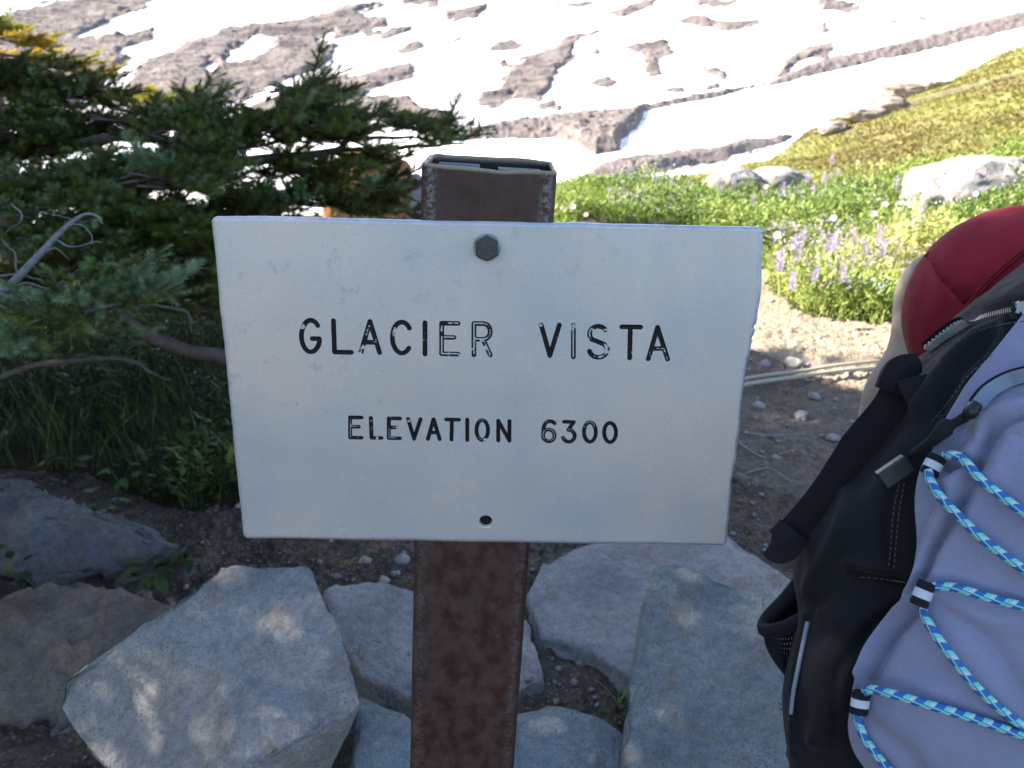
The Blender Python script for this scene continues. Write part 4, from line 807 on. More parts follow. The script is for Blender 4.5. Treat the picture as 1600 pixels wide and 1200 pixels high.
# post: rounded square tube, open at the top
def ttop(px, py, s, a):
    best = 0
    ts = np.linspace(.08, .25, 1700); q = on_post(np.full(1700, s), ts, np.full(1700, a)); _, yy, _ = proj(q); return ts[np.argmin(np.abs(yy-py))]
TT = ttop(0, 262, 0., .0035)
def sq_ring(hw, hd, rad, k=6, fill=False):
    pts = []
    for (sx_, sy_, a0) in ((1, 1, 0), (-1, 1, 90), (-1, -1, 180), (1, -1, 270)):
        for a in np.linspace(a0, a0+90, k): pts.append((sx_*(hw-rad)+rad*math.cos(math.radians(a)), sy_*(hd-rad)+rad*math.sin(math.radians(a))))
    pts = np.array(pts); out = []
    for i in range(len(pts)):
        a, b = pts[i], pts[(i+1) % len(pts)]; n = 14 if fill and np.hypot(*(b-a)) > .02 else 1
        for t in range(n): out.append(a+(b-a)*t/n)
    return np.array(out)
hw = WP/2; D0 = .0036; hdp = .036
ro, ri = sq_ring(hw, hdp, .0055, 8, True), sq_ring(hw-.0019, hdp-.0019, .0038, 8, True); tbot = -(base[2]+.12)/AX[2]
def prow(rg, t, tv=None):
    t_ = np.full(len(rg), t) if tv is None else tv
    return on_post(rg[:, 0], t_, D0+hdp+rg[:, 1])
rimv = TT+fbm(p3(ro[:, 0]*60, ro[:, 1]*60), 2, 3)*.0009-.0011*np.exp(-((ro[:, 0]-.006)/.012)**2)*(ro[:, 1] < 0)+.001*np.exp(-((ro[:, 0]+.034)/.006)**2)
tr = np.concatenate([np.linspace(tbot, TT-.0075, 120)]); rows = [prow(ro, t) for t in tr]+[prow(ro, 0, rimv-.0022), prow(ro, 0, rimv-.0008), prow((ro*.8+ri*.2), 0, rimv), prow((ro*.2+ri*.8), 0, rimv), prow(ri, 0, rimv-.001)]+[prow(ri, t) for t in np.linspace(TT-.004, TT-.09, 20)]
V = np.array(rows); nr, nk = V.shape[:2]; rim = np.zeros((nr, nk)); rim[121:125] = 1; inner_shade = np.zeros((nr, nk)); inner_shade[125:] = 1
def post_mat():
    m = N('brown_painted_steel'); e = m.attr('rim'); cn = m.attr('corner'); co = m.coord()
    n1 = m.noise(120, 5, .65, m.coord('Object', (1, 1, .7))); n2 = m.noise(420, 3, .6); n3 = m.noise(14, 3)
    c = m.ramp(n1, [(.34, (.044, .017, .013)), (.44, (.054, .024, .019)), (.54, (.068, .034, .029)), (.72, (.082, .044, .038))])
    c = m.mix(1, c, m.ramp(n3, [(.3, .75), (.7, 1.25)]), 'MULTIPLY'); c = m.mix(m.ramp(n2, [(.72, 0.0), (.78, .4)]), c, (.22, .18, .16))
    wr = m.math('MULTIPLY', cn, m.ramp(m.noise(330, 5, .75), [(.45, 0.0), (.56, 1.0)])); c = m.mix(m.math('MULTIPLY', wr, .6), c, (.26, .27, .27))
    c = m.mix(m.math('MULTIPLY', m.attr('line'), m.ramp(n2, [(.4, .1), (.6, .8)])), c, (.2, .17, .155))
    c = m.mix(e, c, m.mix(n2, (.16, .13, .08), (.34, .30, .2))); c = m.mix(m.attr('inner'), c, (.010, .009, .010)); m.set(c, m.ramp(n1, [(.4, .42), (.6, .62)]), 0, .35); m.bump(n1, .25, .0008); return m.m  # inner wall near-black: shade of the hollow put into the colour
M_post = post_mat()
TT_ = np.concatenate([tr, np.full(25, TT)])[:, None]; corner = np.exp(-((np.abs(ro[:, 0])-hw+.005)/.003)**2)[None]*(ro[:, 1] < -hdp+.006)[None]*np.ones((nr, 1))*(.25+.75*sm(-.12, .1, TT_)) 
_, yy, _ = proj(on_post(np.zeros(nr), TT_[:, 0], np.full(nr, D0))); line = (np.exp(-((yy-938)/3.0)**2))[:, None]*np.ones((1, nk))
tr2 = V
post = obj('post', V.reshape(-1, 3), gridF(nr, nk, False, True), M_post, sign, attrs={'rim': rim.ravel(), 'inner': inner_shade.ravel(), 'corner': corner.ravel(), 'line': line.ravel()})
M_core = simple('weathered_core', (.16, .165, .19), .85, 0, 400, .0012)
for s0, s1, dz in ((-.030, -.006, .0019), (.005, .030, .0023)):
    for lay in range(5):
        V = []; z = TT-dz-.0007*(lay % 2)-.0002*lay*(1+.3*math.sin(lay*5+s0*80)); cc_ = on_post((s0+s1)/2+.001*math.sin(lay*3), z-.03, D0+.010+lay*.0082); V, Fq = box(cc_, PX, EA, AX, s1-s0-.002*(lay % 2), .0085, .06); obj('core_strip', V, Fq, M_core, post, smooth=False)

# ------------------------------------------------------------------ rope and twigs on the trail
rope = simple('pale_rope', (.40, .36, .27), .9, 0, 200, .002)
e = empty('trail_rope', hit(1260, 596), 'pale doubled rope lying across the trail between the sign and the person', 'rope')
for dy in (0, 9):
    V, Fs, _ = tube([hit(a, b+dy, 0)+[0, 0, .03] for a, b in [(1000, 640), (1165, 604), (1250, 592), (1310, 584), (1400, 574), (1520, 560)]], .0075, 60, 8); obj('strand', V, Fs, rope, e)
for pts, r, lab in (([(1160, 682), (1200, 686), (1260, 684)], .003, 'thin grey stick on the trail just below the rope'), ([(1155, 700), (1175, 712), (1195, 722)], .003, 'thin bent root by the lower right sign edge'), ([(1165, 745), (1200, 740), (1235, 760)], .0022, 'thin root on the brown soil beside the strap')):
    V, Fs, _ = tube([hit(a, b)+[0, 0, .01] for a, b in pts], r, 16, 6); c = V.mean(0); tag(obj('stick', V, Fs, M_dead, loc=c), lab, 'stick')

# ------------------------------------------------------------------ person sitting behind the backpack
M_red = None
def crease(qx, qy, poly, w_, amp): return amp*np.exp(-(sdist(qx, qy, poly, False)/w_)**2)
def cloth(name, col, wv=900, rough=.85, bumpd=.0006, fold=None, sheen=.2):
    m = N(name); n = m.noise(wv, 2, .6); n2 = m.noise(12, 3); c = m.mix(1, col, m.ramp(n2, [(.3, .88), (.7, 1.1)]), 'MULTIPLY'); c = m.mix(1, c, m.ramp(n, [(.3, .85), (.7, 1.12)]), 'MULTIPLY'); m.set(c, rough)
    m.b.inputs['Sheen Weight'].default_value = sheen; b = m.bump(m.noise(16, 3, .5), .35, .012); m.bump(n, .3, bumpd, b); return m.m
M_red = cloth('red_knit_fabric', (.24, .012, .022), sheen=.05, rough=.95); M_tan = cloth('tan_trouser_fabric', (.27, .225, .17)); M_skin = simple('skin', (.55, .33, .24), .5); M_hair = simple('brown_hair', (.05, .03, .02), .6, 0, 200, .002)
def skin_mesh(name, joints, edges, mat, parent, lv=2, vox=.011):
    """one continuous skin grown over tapered limbs"""
    mbk = MB(); u = np.linspace(0, math.pi, 14); v = np.linspace(0, 2*math.pi, 22, endpoint=False); U, Vv = np.meshgrid(u, v, indexing='ij'); D = np.stack([np.sin(U)*np.cos(Vv), np.sin(U)*np.sin(Vv), np.cos(U)], -1).reshape(-1, 3)
    for c, rd in joints: mbk.add(D*rd+np.array(c), gridF(14, 22, False, True))
    for a, b in edges:
        t = np.linspace(0, 1, 8)[:, None]; V, Fs, _ = tube(np.array(joints[a][0])*(1-t)+np.array(joints[b][0])*t, joints[a][1]*(1-t[:, 0])+joints[b][1]*t[:, 0], None, 22); mbk.add(V, Fs)
    o = mbk.build(name+'_tmp', mat, parent)
    m1 = o.modifiers.new('r', 'REMESH'); m1.mode = 'VOXEL'; m1.voxel_size = vox; m1.use_smooth_shade = True
    m2 = o.modifiers.new('s', 'SMOOTH'); m2.factor = .6; m2.iterations = 14
    dg = bpy.context.evaluated_depsgraph_get(); nm = bpy.data.meshes.new_from_object(o.evaluated_get(dg)); bpy.data.objects.remove(o)
    nm.materials.clear(); nm.materials.append(mat); nm.polygons.foreach_set('use_smooth', [True]*len(nm.polygons))
    q = bpy.data.objects.new(name, nm); COL.objects.link(q); q.parent = parent; return q
sh = P(1588, 490, .84); kn = P(1478, 462, 1.10); shin = P(1466, 640, 1.07); an = G(1480, 800, .14)
pel = np.array([.78, .86, .40]); neck = sh+[.185, -.02, .06]; sh2 = sh+[.37, -.06, -.01]; chest = (sh+sh2)/2+[0, .02, -.1]
per = empty('person', (pel[0], pel[1], 0), 'person in a red top and tan trousers sitting hunched behind the backpack', 'person')
an = np.array([shin[0]+.02, shin[1]+.02, .09]); kn2 = kn+[.34, .06, -.02]; an2 = an+[.36, .08, 0]
el = sh+[.08, .05, -.2]; ha = el+[.12, .16, .03]; el2 = sh2+[.05, .22, -.17]; ha2 = kn2+[-.02, .02, .075]; head = neck+[.01, .06, .17]
J = [(pel, .105), ((pel+chest)/2, .10), (chest, .11), (neck, .048), (head-[0, 0, .05], .06), (head+[0, 0, .02], .085), (head+[0, 0, .08], .065), (sh, .07), (el, .045), (ha, .028), (sh2, .07), (el2, .045), (ha2, .028), (pel+[-.1, .05, 0], .085), (kn, .048), (shin, .045), (an, .035), (an+[-.06, .16, -.05], .032), (pel+[.1, .05, 0], .085), (kn2, .048), (an2, .035), (an2+[-.03, .17, -.05], .032)]
Ed = [(0, 1), (1, 2), (2, 3), (3, 4), (4, 5), (5, 6), (2, 7), (7, 8), (8, 9), (2, 10), (10, 11), (11, 12), (0, 13), (13, 14), (14, 15), (15, 16), (16, 17), (0, 18), (18, 19), (19, 20), (20, 21)]
skin_mesh('body', J, Ed, M_skin, per)
# shirt shell (solid of its own, slightly larger), with seam
def ell(c, ax, n=48, m=64, nzs=.04, seed=0, sq=1.0):
    u = np.linspace(0, math.pi, n); v = np.linspace(0, 2*math.pi, m, endpoint=False); U, Vv = np.meshgrid(u, v, indexing='ij'); D = np.stack([np.sin(U)*np.cos(Vv), np.sin(U)*np.sin(Vv), np.cos(U)], -1)
    return D
shirt = skin_mesh('red_top', [(pel+[0, 0, .02], .135), ((pel+chest)/2, .135), (chest, .14), (neck-[0, 0, .015], .065), (sh, .109), (sh*.45+el*.55, .085), (el, .06), (el*.3+ha*.7, .045), (sh2, .1), (el2, .062), (el2*.3+ha2*.7, .045)], [(0, 1), (1, 2), (2, 3), (2, 4), (4, 5), (5, 6), (6, 7), (2, 8), (8, 9), (9, 10)], M_red, per, 3, .006)
sv = np.array([v.co for v in shirt.data.vertices])+np.array(world_loc(per)); sx1, sy1, sd1 = proj(sv); fr = sd1 < .84
dz_ = np.where(fr, crease(sx1, sy1, [(1452, 398), (1470, 432), (1500, 462), (1525, 475)], 7, .018)+crease(sx1, sy1, [(1440, 412), (1456, 446), (1482, 482), (1500, 520)], 15, -.013)+crease(sx1, sy1, [(1470, 400), (1500, 440)], 18, -.004)+crease(sx1, sy1, [(1440, 480), (1470, 520)], 9, .006)+crease(sx1, sy1, [(1560, 340), (1510, 400)], 20, .003), 0)+fbm(sv*15, 3, 4)*.009
sv = sv+FW*dz_[:, None]-np.array(world_loc(per)); shirt.data.vertices.foreach_set('co', sv.astype(np.float32).ravel()); shirt.data.update()
skin_mesh('trousers', [(pel, .13), (pel+[-.1, .08, -.01], .10), (kn*.6+(pel+[-.1, .08, 0])*.4, .078), (kn, .066), (kn*.5+shin*.5+[0.006, -.01, 0], .074), (shin, .096), (an+[0, 0, .03], .07), (pel+[.1, .08, -.01], .10), (kn2, .066), (an2+[0, 0, .03], .07)], [(0, 1), (1, 2), (2, 3), (3, 4), (4, 5), (5, 6), (0, 7), (7, 8), (8, 9)], M_tan, per, 3)
sv = np.array([v.co for v in shirt.data.vertices])+np.array(world_loc(per)); sx1, sy1, sd1 = proj(sv)
seamp = []
for a, b in cr(np.array([(1640, 360), (1590, 400), (1545, 440), (1505, 490), (1470, 540)], float), 30):
    dd = np.hypot(sx1-a, sy1-b); ii = np.where(dd < 18)[0]
    if len(ii): seamp.append(P(a, b, sd1[ii].min()+.001))
for of in (-1, 1):
    V, Fs, _ = tube(np.array(seamp)+RT*.0022*of, .0011, 80, 6); obj('seam', V, Fs, M_red, shirt)
D = ell(None, None); hV = D*[.098, .11, .105]+head+[0, -.015, .04]; hV = hV.reshape(-1, 3); hV = hV+fbm(hV*50, 2, 3)[:, None]*.004; obj('hair', hV, gridF(48, 64, False, True), M_hair, per)
for s in (-1, 1):
    for nm_, c_, a_ in (('ear', head+[s*.1, .01, .0], (.014, .022, .034)), ('eye', head+[s*.034, .088, .01], (.013, .008, .008))): obj(nm_, (D*np.array(a_)+c_).reshape(-1, 3), gridF(48, 64, False, True), M_skin if nm_ == 'ear' else M_hair, per)
obj('nose', (D*[.014, .025, .022]+head+[0, .1, -.02]).reshape(-1, 3), gridF(48, 64, False, True), M_skin, per); obj('mouth', (D*[.028, .008, .007]+head+[0, .086, -.055]).reshape(-1, 3), gridF(48, 64, False, True), M_red, per)
for hd_, hn in ((ha, 'left'), (ha2, 'right')):
    for k in range(5):
        f0 = hd_+[(-.034+.017*k), .02, -.005]; ln = [.045, .062, .068, .064, .05][k]
        V, Fs, _ = tube([f0-[0, .02, 0], f0+[0, ln*.5, .004], f0+[0, ln*.8, -.012], f0+[0, ln*.95, -.03]], [.009, .0085, .008, .006], 14, 8); obj('finger', V, Fs, M_skin, per)
M_boot = cloth('dark_boot', (.05, .04, .035))
for a_ in (an, an2):
    q = D*[.05, .14, .055]; q[..., 2] = np.maximum(q[..., 2], -.05); obj('boot', (q+a_+[-.03, .07, -.04]).reshape(-1, 3), gridF(48, 64, False, True), M_boot, per)
# seat rock under the person
sp = np.array([.8, .9, 0]); q = D*(1+fbm(D*1.6, 3, 77)*.25)[..., None]*[.26, .24, .30]; tag(obj('seat_boulder', (q+sp).reshape(-1, 3), gridF(48, 64, False, True), M_rock, loc=sp), 'grey boulder the person sits on, hidden behind the backpack', 'boulder')

# ------------------------------------------------------------------ backpack
M_blk = cloth('black_pack_fabric', (.006, .007, .010), 1500, .95, .0006, sheen=.03); M_lav = cloth('lavender_grey_fabric', (.205, .215, .315), 1800, .85, .0004, sheen=.25)
M_web = cloth('black_webbing', (.008, .008, .011), 1200, .85, .001, sheen=.03); M_plas = simple('black_plastic', (.02, .021, .024), .35, 0, 60, .001); M_refl = simple('white_reflective_band', (.46, .49, .56), .5); M_pipe = simple('pale_piping', (.22, .25, .30), .7); M_zip = simple('silver_zip_teeth', (.52, .54, .56), .45, .2); M_zipb = simple('grey_blue_zip', (.16, .20, .27), .5)
M_stitch = simple('grey_stitching', (.10, .095, .09), .9)
pack = empty('backpack', P(1560, 900, .55), 'black and lavender-grey backpack with blue bungee lacing at the right edge', 'backpack')
rows = [((1640, 372), (1740, 340)), ((1600, 412), (1700, 395)), ((1515, 482), (1650, 470)), ((1445, 545), (1592, 548)), ((1395, 630), (1520, 635)), ((1330, 740), (1470, 712)), ((1262, 830), (1440, 780)), ((1246, 890), (1440, 860)), ((1252, 960), (1420, 945)), ((1230, 1040), (1362, 1035)), ((1226, 1100), (1338, 1090)), ((1232, 1150), (1340, 1145)), ((1246, 1210), (1385, 1210)), ((1275, 1280), (1440, 1280)), ((1340, 1330), (1500, 1320))]
dA = [.66, .64, .61, .585, .57, .56, .55, .55, .55, .55, .55, .55, .55, .555, .56]
nR = len(rows); ctrl = []
for k, ((ax, ay), (bx, by)) in enumerate(rows):
    A = P(ax, ay, dA[k]); tf = k/(nR-1); dB = .475-.03*math.sin(tf*math.pi)+(.07 if k == 0 else .04 if k == 1 else .02 if k == 2 else 0)+(.05 if k == nR-1 else 0); B = P(bx, by, dB)
    Mx = P(ax*.55+bx*.45-14, ay*.55+by*.45, (dA[k]+dB)/2-.028); L1 = P(bx+110, by+4, dB-.022); L2_ = P(bx+270, by+14, dB-.028); L3 = P(bx+430, by+24, dB+.0); L4 = P(bx+500, by+24, dB+.07)
    bk = np.array([.06, .12, -.02]); ctrl.append([A+bk*.9+[.05, 0, 0], A, Mx, B, L1, L2_, L3, L4, L4+bk*.8, (A+L4)/2+bk*1.0])
ctrl = np.array(ctrl)                                    # rows x ring
def loft(ctrl, nr_, nc_, closed):
    a = np.stack([cr(ctrl[:, j], nr_) for j in range(ctrl.shape[1])], 1)
    if closed:
        e = np.concatenate([a[:, -2:], a, a[:, :3]], 1); k = a.shape[1]; out = np.stack([cr(e[i], (k+4)*nc_+1)[2*nc_:(k+2)*nc_] for i in range(nr_)])
        return out
    return np.stack([cr(a[i], nc_) for i in range(nr_)])
NC = 30; bd = loft(ctrl, 320, NC, True)
def nrmls(V, closed):
    du = np.gradient(V, axis=0); dv = (np.roll(V, -1, 1)-np.roll(V, 1, 1)) if closed else np.gradient(V, axis=1); n = np.cross(du, dv); n /= np.linalg.norm(n, axis=-1)[..., None]+1e-12
    c = V.reshape(-1, 3).mean(0); s = np.sign(((V-c)*n).sum(-1).mean()); return n*s
nb = nrmls(bd, True); qx, qy, _ = proj(bd.reshape(-1, 3)); qx = qx.reshape(bd.shape[:2]); qy = qy.reshape(bd.shape[:2])
def crease(qx, qy, poly, w_, amp): return amp*np.exp(-(sdist(qx, qy, poly, False)/w_)**2)
dsp = fbm(bd*14, 3, 5)*.006 + fbm(bd*40, 2, 6)*.0012
for poly, w_, am in (([(1600, 470), (1520, 490), (1445, 548)], 7, -.003), ([(1600, 500), (1530, 530), (1490, 570), (1440, 640)], 14, .007), ([(1560, 520), (1500, 580), (1470, 640)], 9, -.006), ([(1395, 760), (1385, 830), (1400, 900)], 10, -.004), ([(1340, 895), (1390, 905), (1435, 915)], 7, -.005), ([(1330, 880), (1380, 890), (1430, 900)], 10, .005),
                     ([(1300, 960), (1340, 985), (1320, 1060), (1280, 1150)], 16, .007), ([(1410, 950), (1360, 980), (1310, 1050), (1300, 1150)], 10, -.006), ([(1262, 960), (1240, 1080), (1238, 1180)], 6, .003), ([(1330, 780), (1300, 860), (1270, 920)], 16, .005)): dsp = dsp+crease(qx, qy, poly, w_, am)
bd2 = bd+nb*dsp[..., None]; n0, m0 = bd2.shape[:2]; V = bd2.reshape(-1, 3); Fs = [gridF(n0, m0, False, True)]; j = np.arange(m0)
V = np.vstack([V, bd2[0].mean(0), bd2[-1].mean(0)]); Fs.append(np.stack([np.full(m0, n0*m0), j, (j+1) % m0], -1)); Fs.append(np.stack([np.full(m0, n0*m0+1), (n0-1)*m0+(j+1) % m0, (n0-1)*m0+j], -1))
obj('pack_body', V, Fs, M_blk, pack)
# front panel (lavender): from column B to L4, lifted, with folds and a turned edge
c0 = 3; fp = bd[:, c0*NC:7*NC+1]; nf = nb[:, c0*NC:7*NC+1]; rowsel = np.arange(n0); keep = rowsel >= int(2.55/(nR-1)*n0); fp, nf = fp[keep], nf[keep]
qx, qy, _ = proj(fp.reshape(-1, 3)); qx = qx.reshape(fp.shape[:2]); qy = qy.reshape(fp.shape[:2])
seam = [(1620, 655), (1560, 690), (1525, 760), (1490, 830), (1465, 900), (1455, 930)]
lift = .015+fbm(fp*9, 3, 15)*.009+crease(qx, qy, [(1475, 720), (1560, 700), (1640, 700)], 12, -.004)+crease(qx, qy, [(1465, 935), (1540, 1000), (1580, 1080)], 14, -.004)+crease(qx, qy, [(1360, 1100), (1420, 1150), (1480, 1240)], 14, -.004)+crease(qx, qy, seam, 5, -.009)+crease(qx+14, qy+3, seam, 10, .008)+crease(qx-14, qy-3, seam, 12, .004)+crease(qx, qy, [(1470, 735), (1495, 745), (1530, 740)], 7, -.008)+crease(qx, qy, [(1475, 760), (1510, 770), (1550, 750)], 9, .004)
lift += crease(qx, qy, [(1440, 940), (1405, 975), (1360, 1050)], 7, .007)+crease(qx, qy, [(1450, 960), (1415, 1000), (1375, 1060)], 8, -.009)+crease(qx, qy, [(1345, 1090), (1400, 1060), (1470, 1040)], 16, -.003)+crease(qx, qy, [(1460, 930), (1520, 960), (1600, 960)], 22, .004)+crease(qx, qy, [(1560, 640), (1600, 760), (1600, 900)], 40, .004)
lift += crease(qx, qy, [(1600, 618), (1545, 650), (1515, 690)], 5, -.004)
ed = np.zeros(fp.shape[:2]); ed[:, 0] = -.008; ed[:, 1] = -.001; ed[0] = -.006
V = fp+nf*(lift+ed)[..., None]; panel = obj('front_panel', V.reshape(-1, 3), gridF(*fp.shape[:2]), M_lav, pack)
pV = V.reshape(-1, 3); bV = bd2.reshape(-1, 3)
pqx, pqy, pd_ = proj(pV); bqx, bqy, bdd = proj(bV)
front = bdd < .62; fidx = np.where(nb.reshape(-1, 3)@FW < .15)[0]
def surf(px, py, lift=.003):
    """point on the pack surface seen at px,py, lifted toward the outside"""
    d1 = np.hypot(pqx-px, pqy-py); d2 = np.hypot(bqx-px, bqy-py); k1 = d1 < 9; k2 = d2 < 6
    if not k2.any(): k2 = d2 <= np.sort(d2)[5]
    c = [np.sort(bdd[k2])[:3].mean()]
    if k1.any(): c.append(np.sort(pd_[k1])[:3].mean())
    return P(px, py, min(c)-lift)
def surfline(pts, lift=.003, n=40, win=7):
    q = cr(np.array(pts, float), n); d = np.array([proj(surf(a, b, 0)[None])[2][0] for a, b in q]); k = win//2
    dm = np.array([d[max(0, i-k):i+k+1].min() for i in range(n)]); dp = np.pad(dm, k, mode='edge'); ds = np.convolve(dp, np.ones(win)/win, 'valid')
    return np.array([P(a, b, z-lift) for (a, b), z in zip(q, ds)])
# bungee cord
def cord_mat():
    m = N('blue_teal_bungee'); uv = m.n('ShaderNodeUVMap').outputs[0]; sp_ = m.n('ShaderNodeSeparateXYZ'); m.l(uv, sp_.inputs[0]); u = m.math('MULTIPLY', sp_.outputs[0], 1.0); v = sp_.outputs[1]
    a = m.math('FRACT', m.math('ADD', m.math('MULTIPLY', u, 112.0), m.math('MULTIPLY', v, 1.0))); fine = m.math('FRACT', m.math('ADD', m.math('MULTIPLY', u, 750.0), m.math('MULTIPLY', v, 2.0)))
    b = m.math('FRACT', m.math('ADD', m.math('MULTIPLY', u, 112.0), m.math('MULTIPLY', v, 1.0)))
    k1 = m.ramp(a, [(.0, (.03, .14, .40)), (.45, (.03, .14, .40)), (.47, (.16, .60, .58)), (.75, (.16, .60, .58)), (.77, (.45, .62, .58)), (.97, (.45, .62, .58))], 'CONSTANT')
    k1 = m.mix(m.ramp(fine, [(.0, .35), (.3, 0.0), (.9, 0.0), (1, .35)]), k1, (.02, .08, .2)); m.set(k1, .7); m.bump(fine, .5, .0004); return m.m
M_cord = cord_mat()
cords = [[(1474, 713), (1488, 711), (1505, 718), (1535, 752), (1566, 776), (1602, 802), (1680, 850), (1760, 890)], [(1449, 733), (1455, 752), (1470, 777), (1500, 808), (1540, 846), (1602, 892), (1680, 950), (1760, 1000)],
         [(1456, 917), (1475, 916), (1500, 920), (1550, 935), (1602, 948), (1690, 965), (1760, 985)], [(1440, 948), (1450, 972), (1475, 1010), (1530, 1078), (1602, 1138), (1690, 1190), (1760, 1215)],
         [(1350, 1082), (1362, 1077), (1390, 1083), (1440, 1098), (1520, 1122), (1602, 1150), (1700, 1180), (1760, 1200)], [(1338, 1112), (1342, 1130), (1352, 1155), (1370, 1180), (1395, 1210), (1440, 1260), (1480, 1290)]]
for c in cords:
    pts = surfline(c, .0035, 40, 5); V, Fs, uv = tube(pts, .0023, 200, 14); obj('bungee_cord', V, Fs, M_cord, pack, uv=uv)
# cord loops with a white reflective band
for (a, b, dx, dy) in ((1457, 726, 30, -22), (1443, 928, 24, -4), (1345, 1098, 22, -2)):
    pass
for (a, b, ang, Lp) in ((1458, 727, -62, 34), (1442, 928, -68, 40), (1344, 1098, -82, 36)):
    u_ = np.array([math.cos(math.radians(ang)), math.sin(math.radians(ang))]); c0_ = surf(a, b, .006); dd0 = proj(c0_[None])[2][0]
    A = P(a-u_[0]*Lp/2, b-u_[1]*Lp/2, dd0); B = P(a+u_[0]*Lp/2, b+u_[1]*Lp/2, dd0); lp = None
    V, Fs, _ = tube([A, A*.5+B*.5, B], .0046, 14, 20, True, .6, FW); lp = obj('cord_loop', V, Fs, M_web, pack)
    V, Fs, _ = tube([A*.68+B*.32, A*.5+B*.5, A*.32+B*.68], .0049, 10, 20, True, .62, FW); obj('reflective_band', V, Fs, M_refl, lp)
    for t in (.14, .86):
        V, Fs, _ = tube([A*(1-t)+B*t-(B-A)*.03, A*(1-t)+B*t+(B-A)*.03], .0050, 4, 20, True, .62, FW); obj('loop_hem', V, Fs, M_web, lp)
# zips
def zipper(pts, wtape, mt, ntooth, name):
    q = surfline(pts, .004, 60, 9) if len(pts[0]) == 2 else np.array([P(*z) for z in pts]); c = cr(q, ntooth); t = np.gradient(c, axis=0); t /= np.linalg.norm(t, axis=1)[:, None]; s = np.cross(t, FW); s /= np.linalg.norm(s, axis=1)[:, None]
    nn = np.cross(s, t); nn = nn*np.sign(-(nn@FW))[:, None]
    V = np.stack([c-s*wtape, c+nn*.0012, c+s*wtape], 1).reshape(-1, 3); tp = obj(name, V, gridF(ntooth, 3), M_web, pack); mbz = MB()
    for k in range(ntooth): 
        V, Fq = box(c[k]+nn[k]*.0018+s[k]*(.0006 if k % 2 else -.0006), t[k], s[k], nn[k], .0012, .0058, .0018); mbz.add(V, Fq)
    z = mbz.build('zip_teeth', mt, tp, smooth=False); z['kind'] = 'stuff'
zipper([(1680, 486, .448), (1640, 482, .450), (1600, 482, .456), (1560, 487, .486), (1520, 498, .522), (1485, 515, .542), (1450, 542, .562)], .0055, M_zip, 74, 'main_zip')
zipper([(1640, 580), (1600, 586), (1570, 595), (1542, 612), (1524, 634)], .0045, M_zipb, 90, 'front_zip')
V, Fs, _ = tube([surf(1526, 632, .006), surf(1516, 644, .008), surf(1508, 652, .008)], [.003, .0036, .002], 10, 10); obj('zip_puller', V, Fs, M_plas, pack)
V, Fs, _ = tube([surf(a, b, .006) for a, b in [(1508, 652), (1490, 662), (1478, 668), (1455, 690), (1425, 712)]], [.0028, .0026, .0046, .0030, .0028], 30, 10); obj('pull_cord', V, Fs, M_web, pack)
# toggle
a_, b_ = surf(1376, 752, .012), surf(1420, 722, .010); t = (b_-a_); L = np.linalg.norm(t); t /= L; s = np.cross(t, FW); s /= np.linalg.norm(s); n_ = np.cross(s, t)
def rbox(c, ex, ey, ez, sx, sy, sz, be=.0012):
    V = []
    for k, (fx, fs) in enumerate(((-.5, .82), (-.46, 1), (.46, 1), (.5, .82))):
        rg = sq_ring(sy/2*fs, sz/2*fs, be*fs, 4); V.append(c+ex*fx*sx+np.multiply.outer(rg[:, 0], ey)+np.multiply.outer(rg[:, 1], ez))
    V = np.array(V); n, m = V.shape[:2]; W = np.vstack([V.reshape(-1, 3), V[0].mean(0), V[-1].mean(0)]); j = np.arange(m)
    return W, [gridF(n, m, False, True), np.stack([np.full(m, n*m), (j+1) % m, j], -1), np.stack([np.full(m, n*m+1), (n-1)*m+j, (n-1)*m+(j+1) % m], -1)]
V, Fs = rbox((a_+b_)/2, t, s, n_, L, .0105, .007); obj('cord_end_toggle', V, Fs, M_plas, pack, smooth=False)
# webbing strap hanging to the left, with its ladder buckle
def strap(pts, wpx, name, th=.0016, fold=True):
    c = np.array([P(a, b, d) for a, b, d in pts]); c = cr(c, 60); t = np.gradient(c, axis=0); t /= np.linalg.norm(t, axis=1)[:, None]; s = np.cross(t, FW); s /= np.linalg.norm(s, axis=1)[:, None]; n_ = np.cross(s, t)
    w_ = np.interp(np.linspace(0, 1, 60), np.linspace(0, 1, len(wpx)), wpx)[:, None]*c[:, 1:2]*0+np.interp(np.linspace(0, 1, 60), np.linspace(0, 1, len(wpx)), wpx)[:, None]/F*.52/2
    V = np.stack([c-s*w_-n_*th/2, c-s*w_*.97+n_*th/2, c+n_*th*.9, c+s*w_*.97+n_*th/2, c+s*w_-n_*th/2, c-n_*th*.9], 1); W = V.reshape(-1, 3); Fs = [gridF(60, 6, False, True)]
    W = np.vstack([W, c[0], c[-1]]); j = np.arange(6); Fs += [np.stack([np.full(6, 360), (j+1) % 6, j], -1), np.stack([np.full(6, 361), 59*6+j, 59*6+(j+1) % 6], -1)]; return obj(name, W, Fs, M_web, pack, smooth=False)
strap([(1415, 590, .50), (1395, 640, .495), (1350, 700, .50), (1290, 780, .51), (1228, 846, .515)], [60, 66, 74, 62, 52], 'compression_strap', .0014)
strap([(1240, 828, .508), (1222, 850, .508), (1210, 846, .515)], [54, 58, 56], 'strap_end_fold', .003)
strap([(1432, 568, .50), (1405, 580, .492), (1392, 612, .494)], [30, 44, 50], 'strap_anchor', .004)
strap([(1425, 590, .488), (1445, 640, .480), (1452, 680, .470), (1430, 715, .465)], [50, 40, 34, 26], 'strap_tail', .0022)
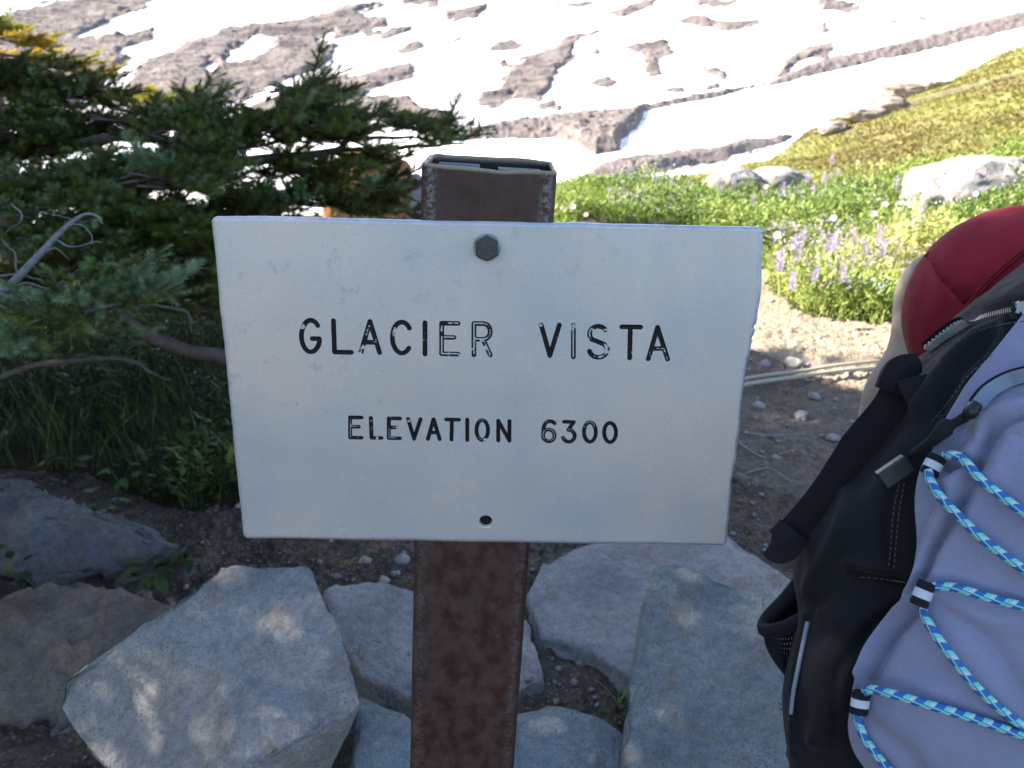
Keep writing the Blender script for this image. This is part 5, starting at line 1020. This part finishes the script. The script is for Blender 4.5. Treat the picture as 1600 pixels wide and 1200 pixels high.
# mesh side pocket: rim, net of threads, hanging at the left
rimp = [(1252, 905, .548), (1228, 935, .55), (1198, 968, .548), (1196, 985, .540), (1222, 982, .532), (1252, 968, .53)]
V, Fs, _ = tube([P(*q) for q in rimp], .0045, 40, 10); pk = obj('side_pocket', V, Fs, M_web, pack)
mbn = MB()
pk_t = cr([(1196, 975), (1222, 982), (1254, 972)], 14); pk_b = cr([(1212, 1035), (1228, 1055), (1246, 1075)], 14)
gridp = np.array([[P(*(pk_t[i]*(1-t)+pk_b[i]*t+[-7*math.sin(t*3.14), 0]), .545-.012*math.sin(i/13*3.14)) for t in np.linspace(0, 1, 12)] for i in range(14)])
for i in range(14): V, Fs, _ = tube(gridp[i], .00075, 24, 5); mbn.add(V, Fs)
for j in range(12): V, Fs, _ = tube(gridp[:, j], .00095, 28, 5); mbn.add(V, Fs)
nt_ = mbn.build('pocket_netting', M_web, pk); nt_['kind'] = 'stuff'
lin = np.array([[P(a+(c-a)*t, b+(d-b)*t, .565) for t in np.linspace(0, 1, 8)] for (a, b, c, d) in ((1252, 905, 1262, 960), (1225, 940, 1258, 990), (1208, 972, 1262, 1010))]); obj('pocket_back', lin.reshape(-1, 3), gridF(3, 8), M_blk, pk)
V, Fs, _ = tube([q for q in surfline([(1262, 972), (1256, 1000), (1248, 1040), (1240, 1080), (1236, 1115)], .001, 20)], .0013, 60, 8); obj('white_piping', V, Fs, M_pipe, pack)
# stitching rows
def stitches(pts, step=.0032):
    q = surfline(pts, .0012, 30, 5); c = cr(q, 400); L = np.concatenate([[0], np.cumsum(np.linalg.norm(np.diff(c, axis=0), axis=1))]); mbs = MB(); u = 0
    while u+step < L[-1]:
        a_ = np.array([np.interp(u, L, c[:, k]) for k in range(3)]); b_ = np.array([np.interp(u+step*.6, L, c[:, k]) for k in range(3)]); V, Fs, _ = tube([a_, b_], .0003, None, 4); mbs.add(V, Fs); u += step
    o = mbs.build('stitching', M_stitch, pack); o['kind'] = 'stuff'
stitches([(1405, 755), (1396, 800), (1392, 850), (1388, 895)]); stitches([(1413, 755), (1405, 800), (1400, 850), (1396, 898)]); stitches([(1600, 502), (1560, 508), (1520, 520), (1490, 538)]); stitches([(1550, 555), (1510, 590), (1480, 630), (1450, 665)]); stitches([(1600, 452), (1560, 466), (1530, 482)]); stitches([(1345, 902), (1380, 905), (1425, 912)])
# frayed threads
mbf = MB()
for a in ((1216, 1098, 1228, 1108), (1222, 1090, 1226, 1112), (1218, 1108, 1230, 1106), (1224, 1116, 1230, 1100)): V, Fs, _ = tube([P(a[0], a[1], .55), P((a[0]+a[2])/2+2, (a[1]+a[3])/2, .548), P(a[2]+4, a[3], .55)], .0003, 8, 4); mbf.add(V, Fs)
mbf.build('frayed_threads', M_web, pack)['kind'] = 'stuff'
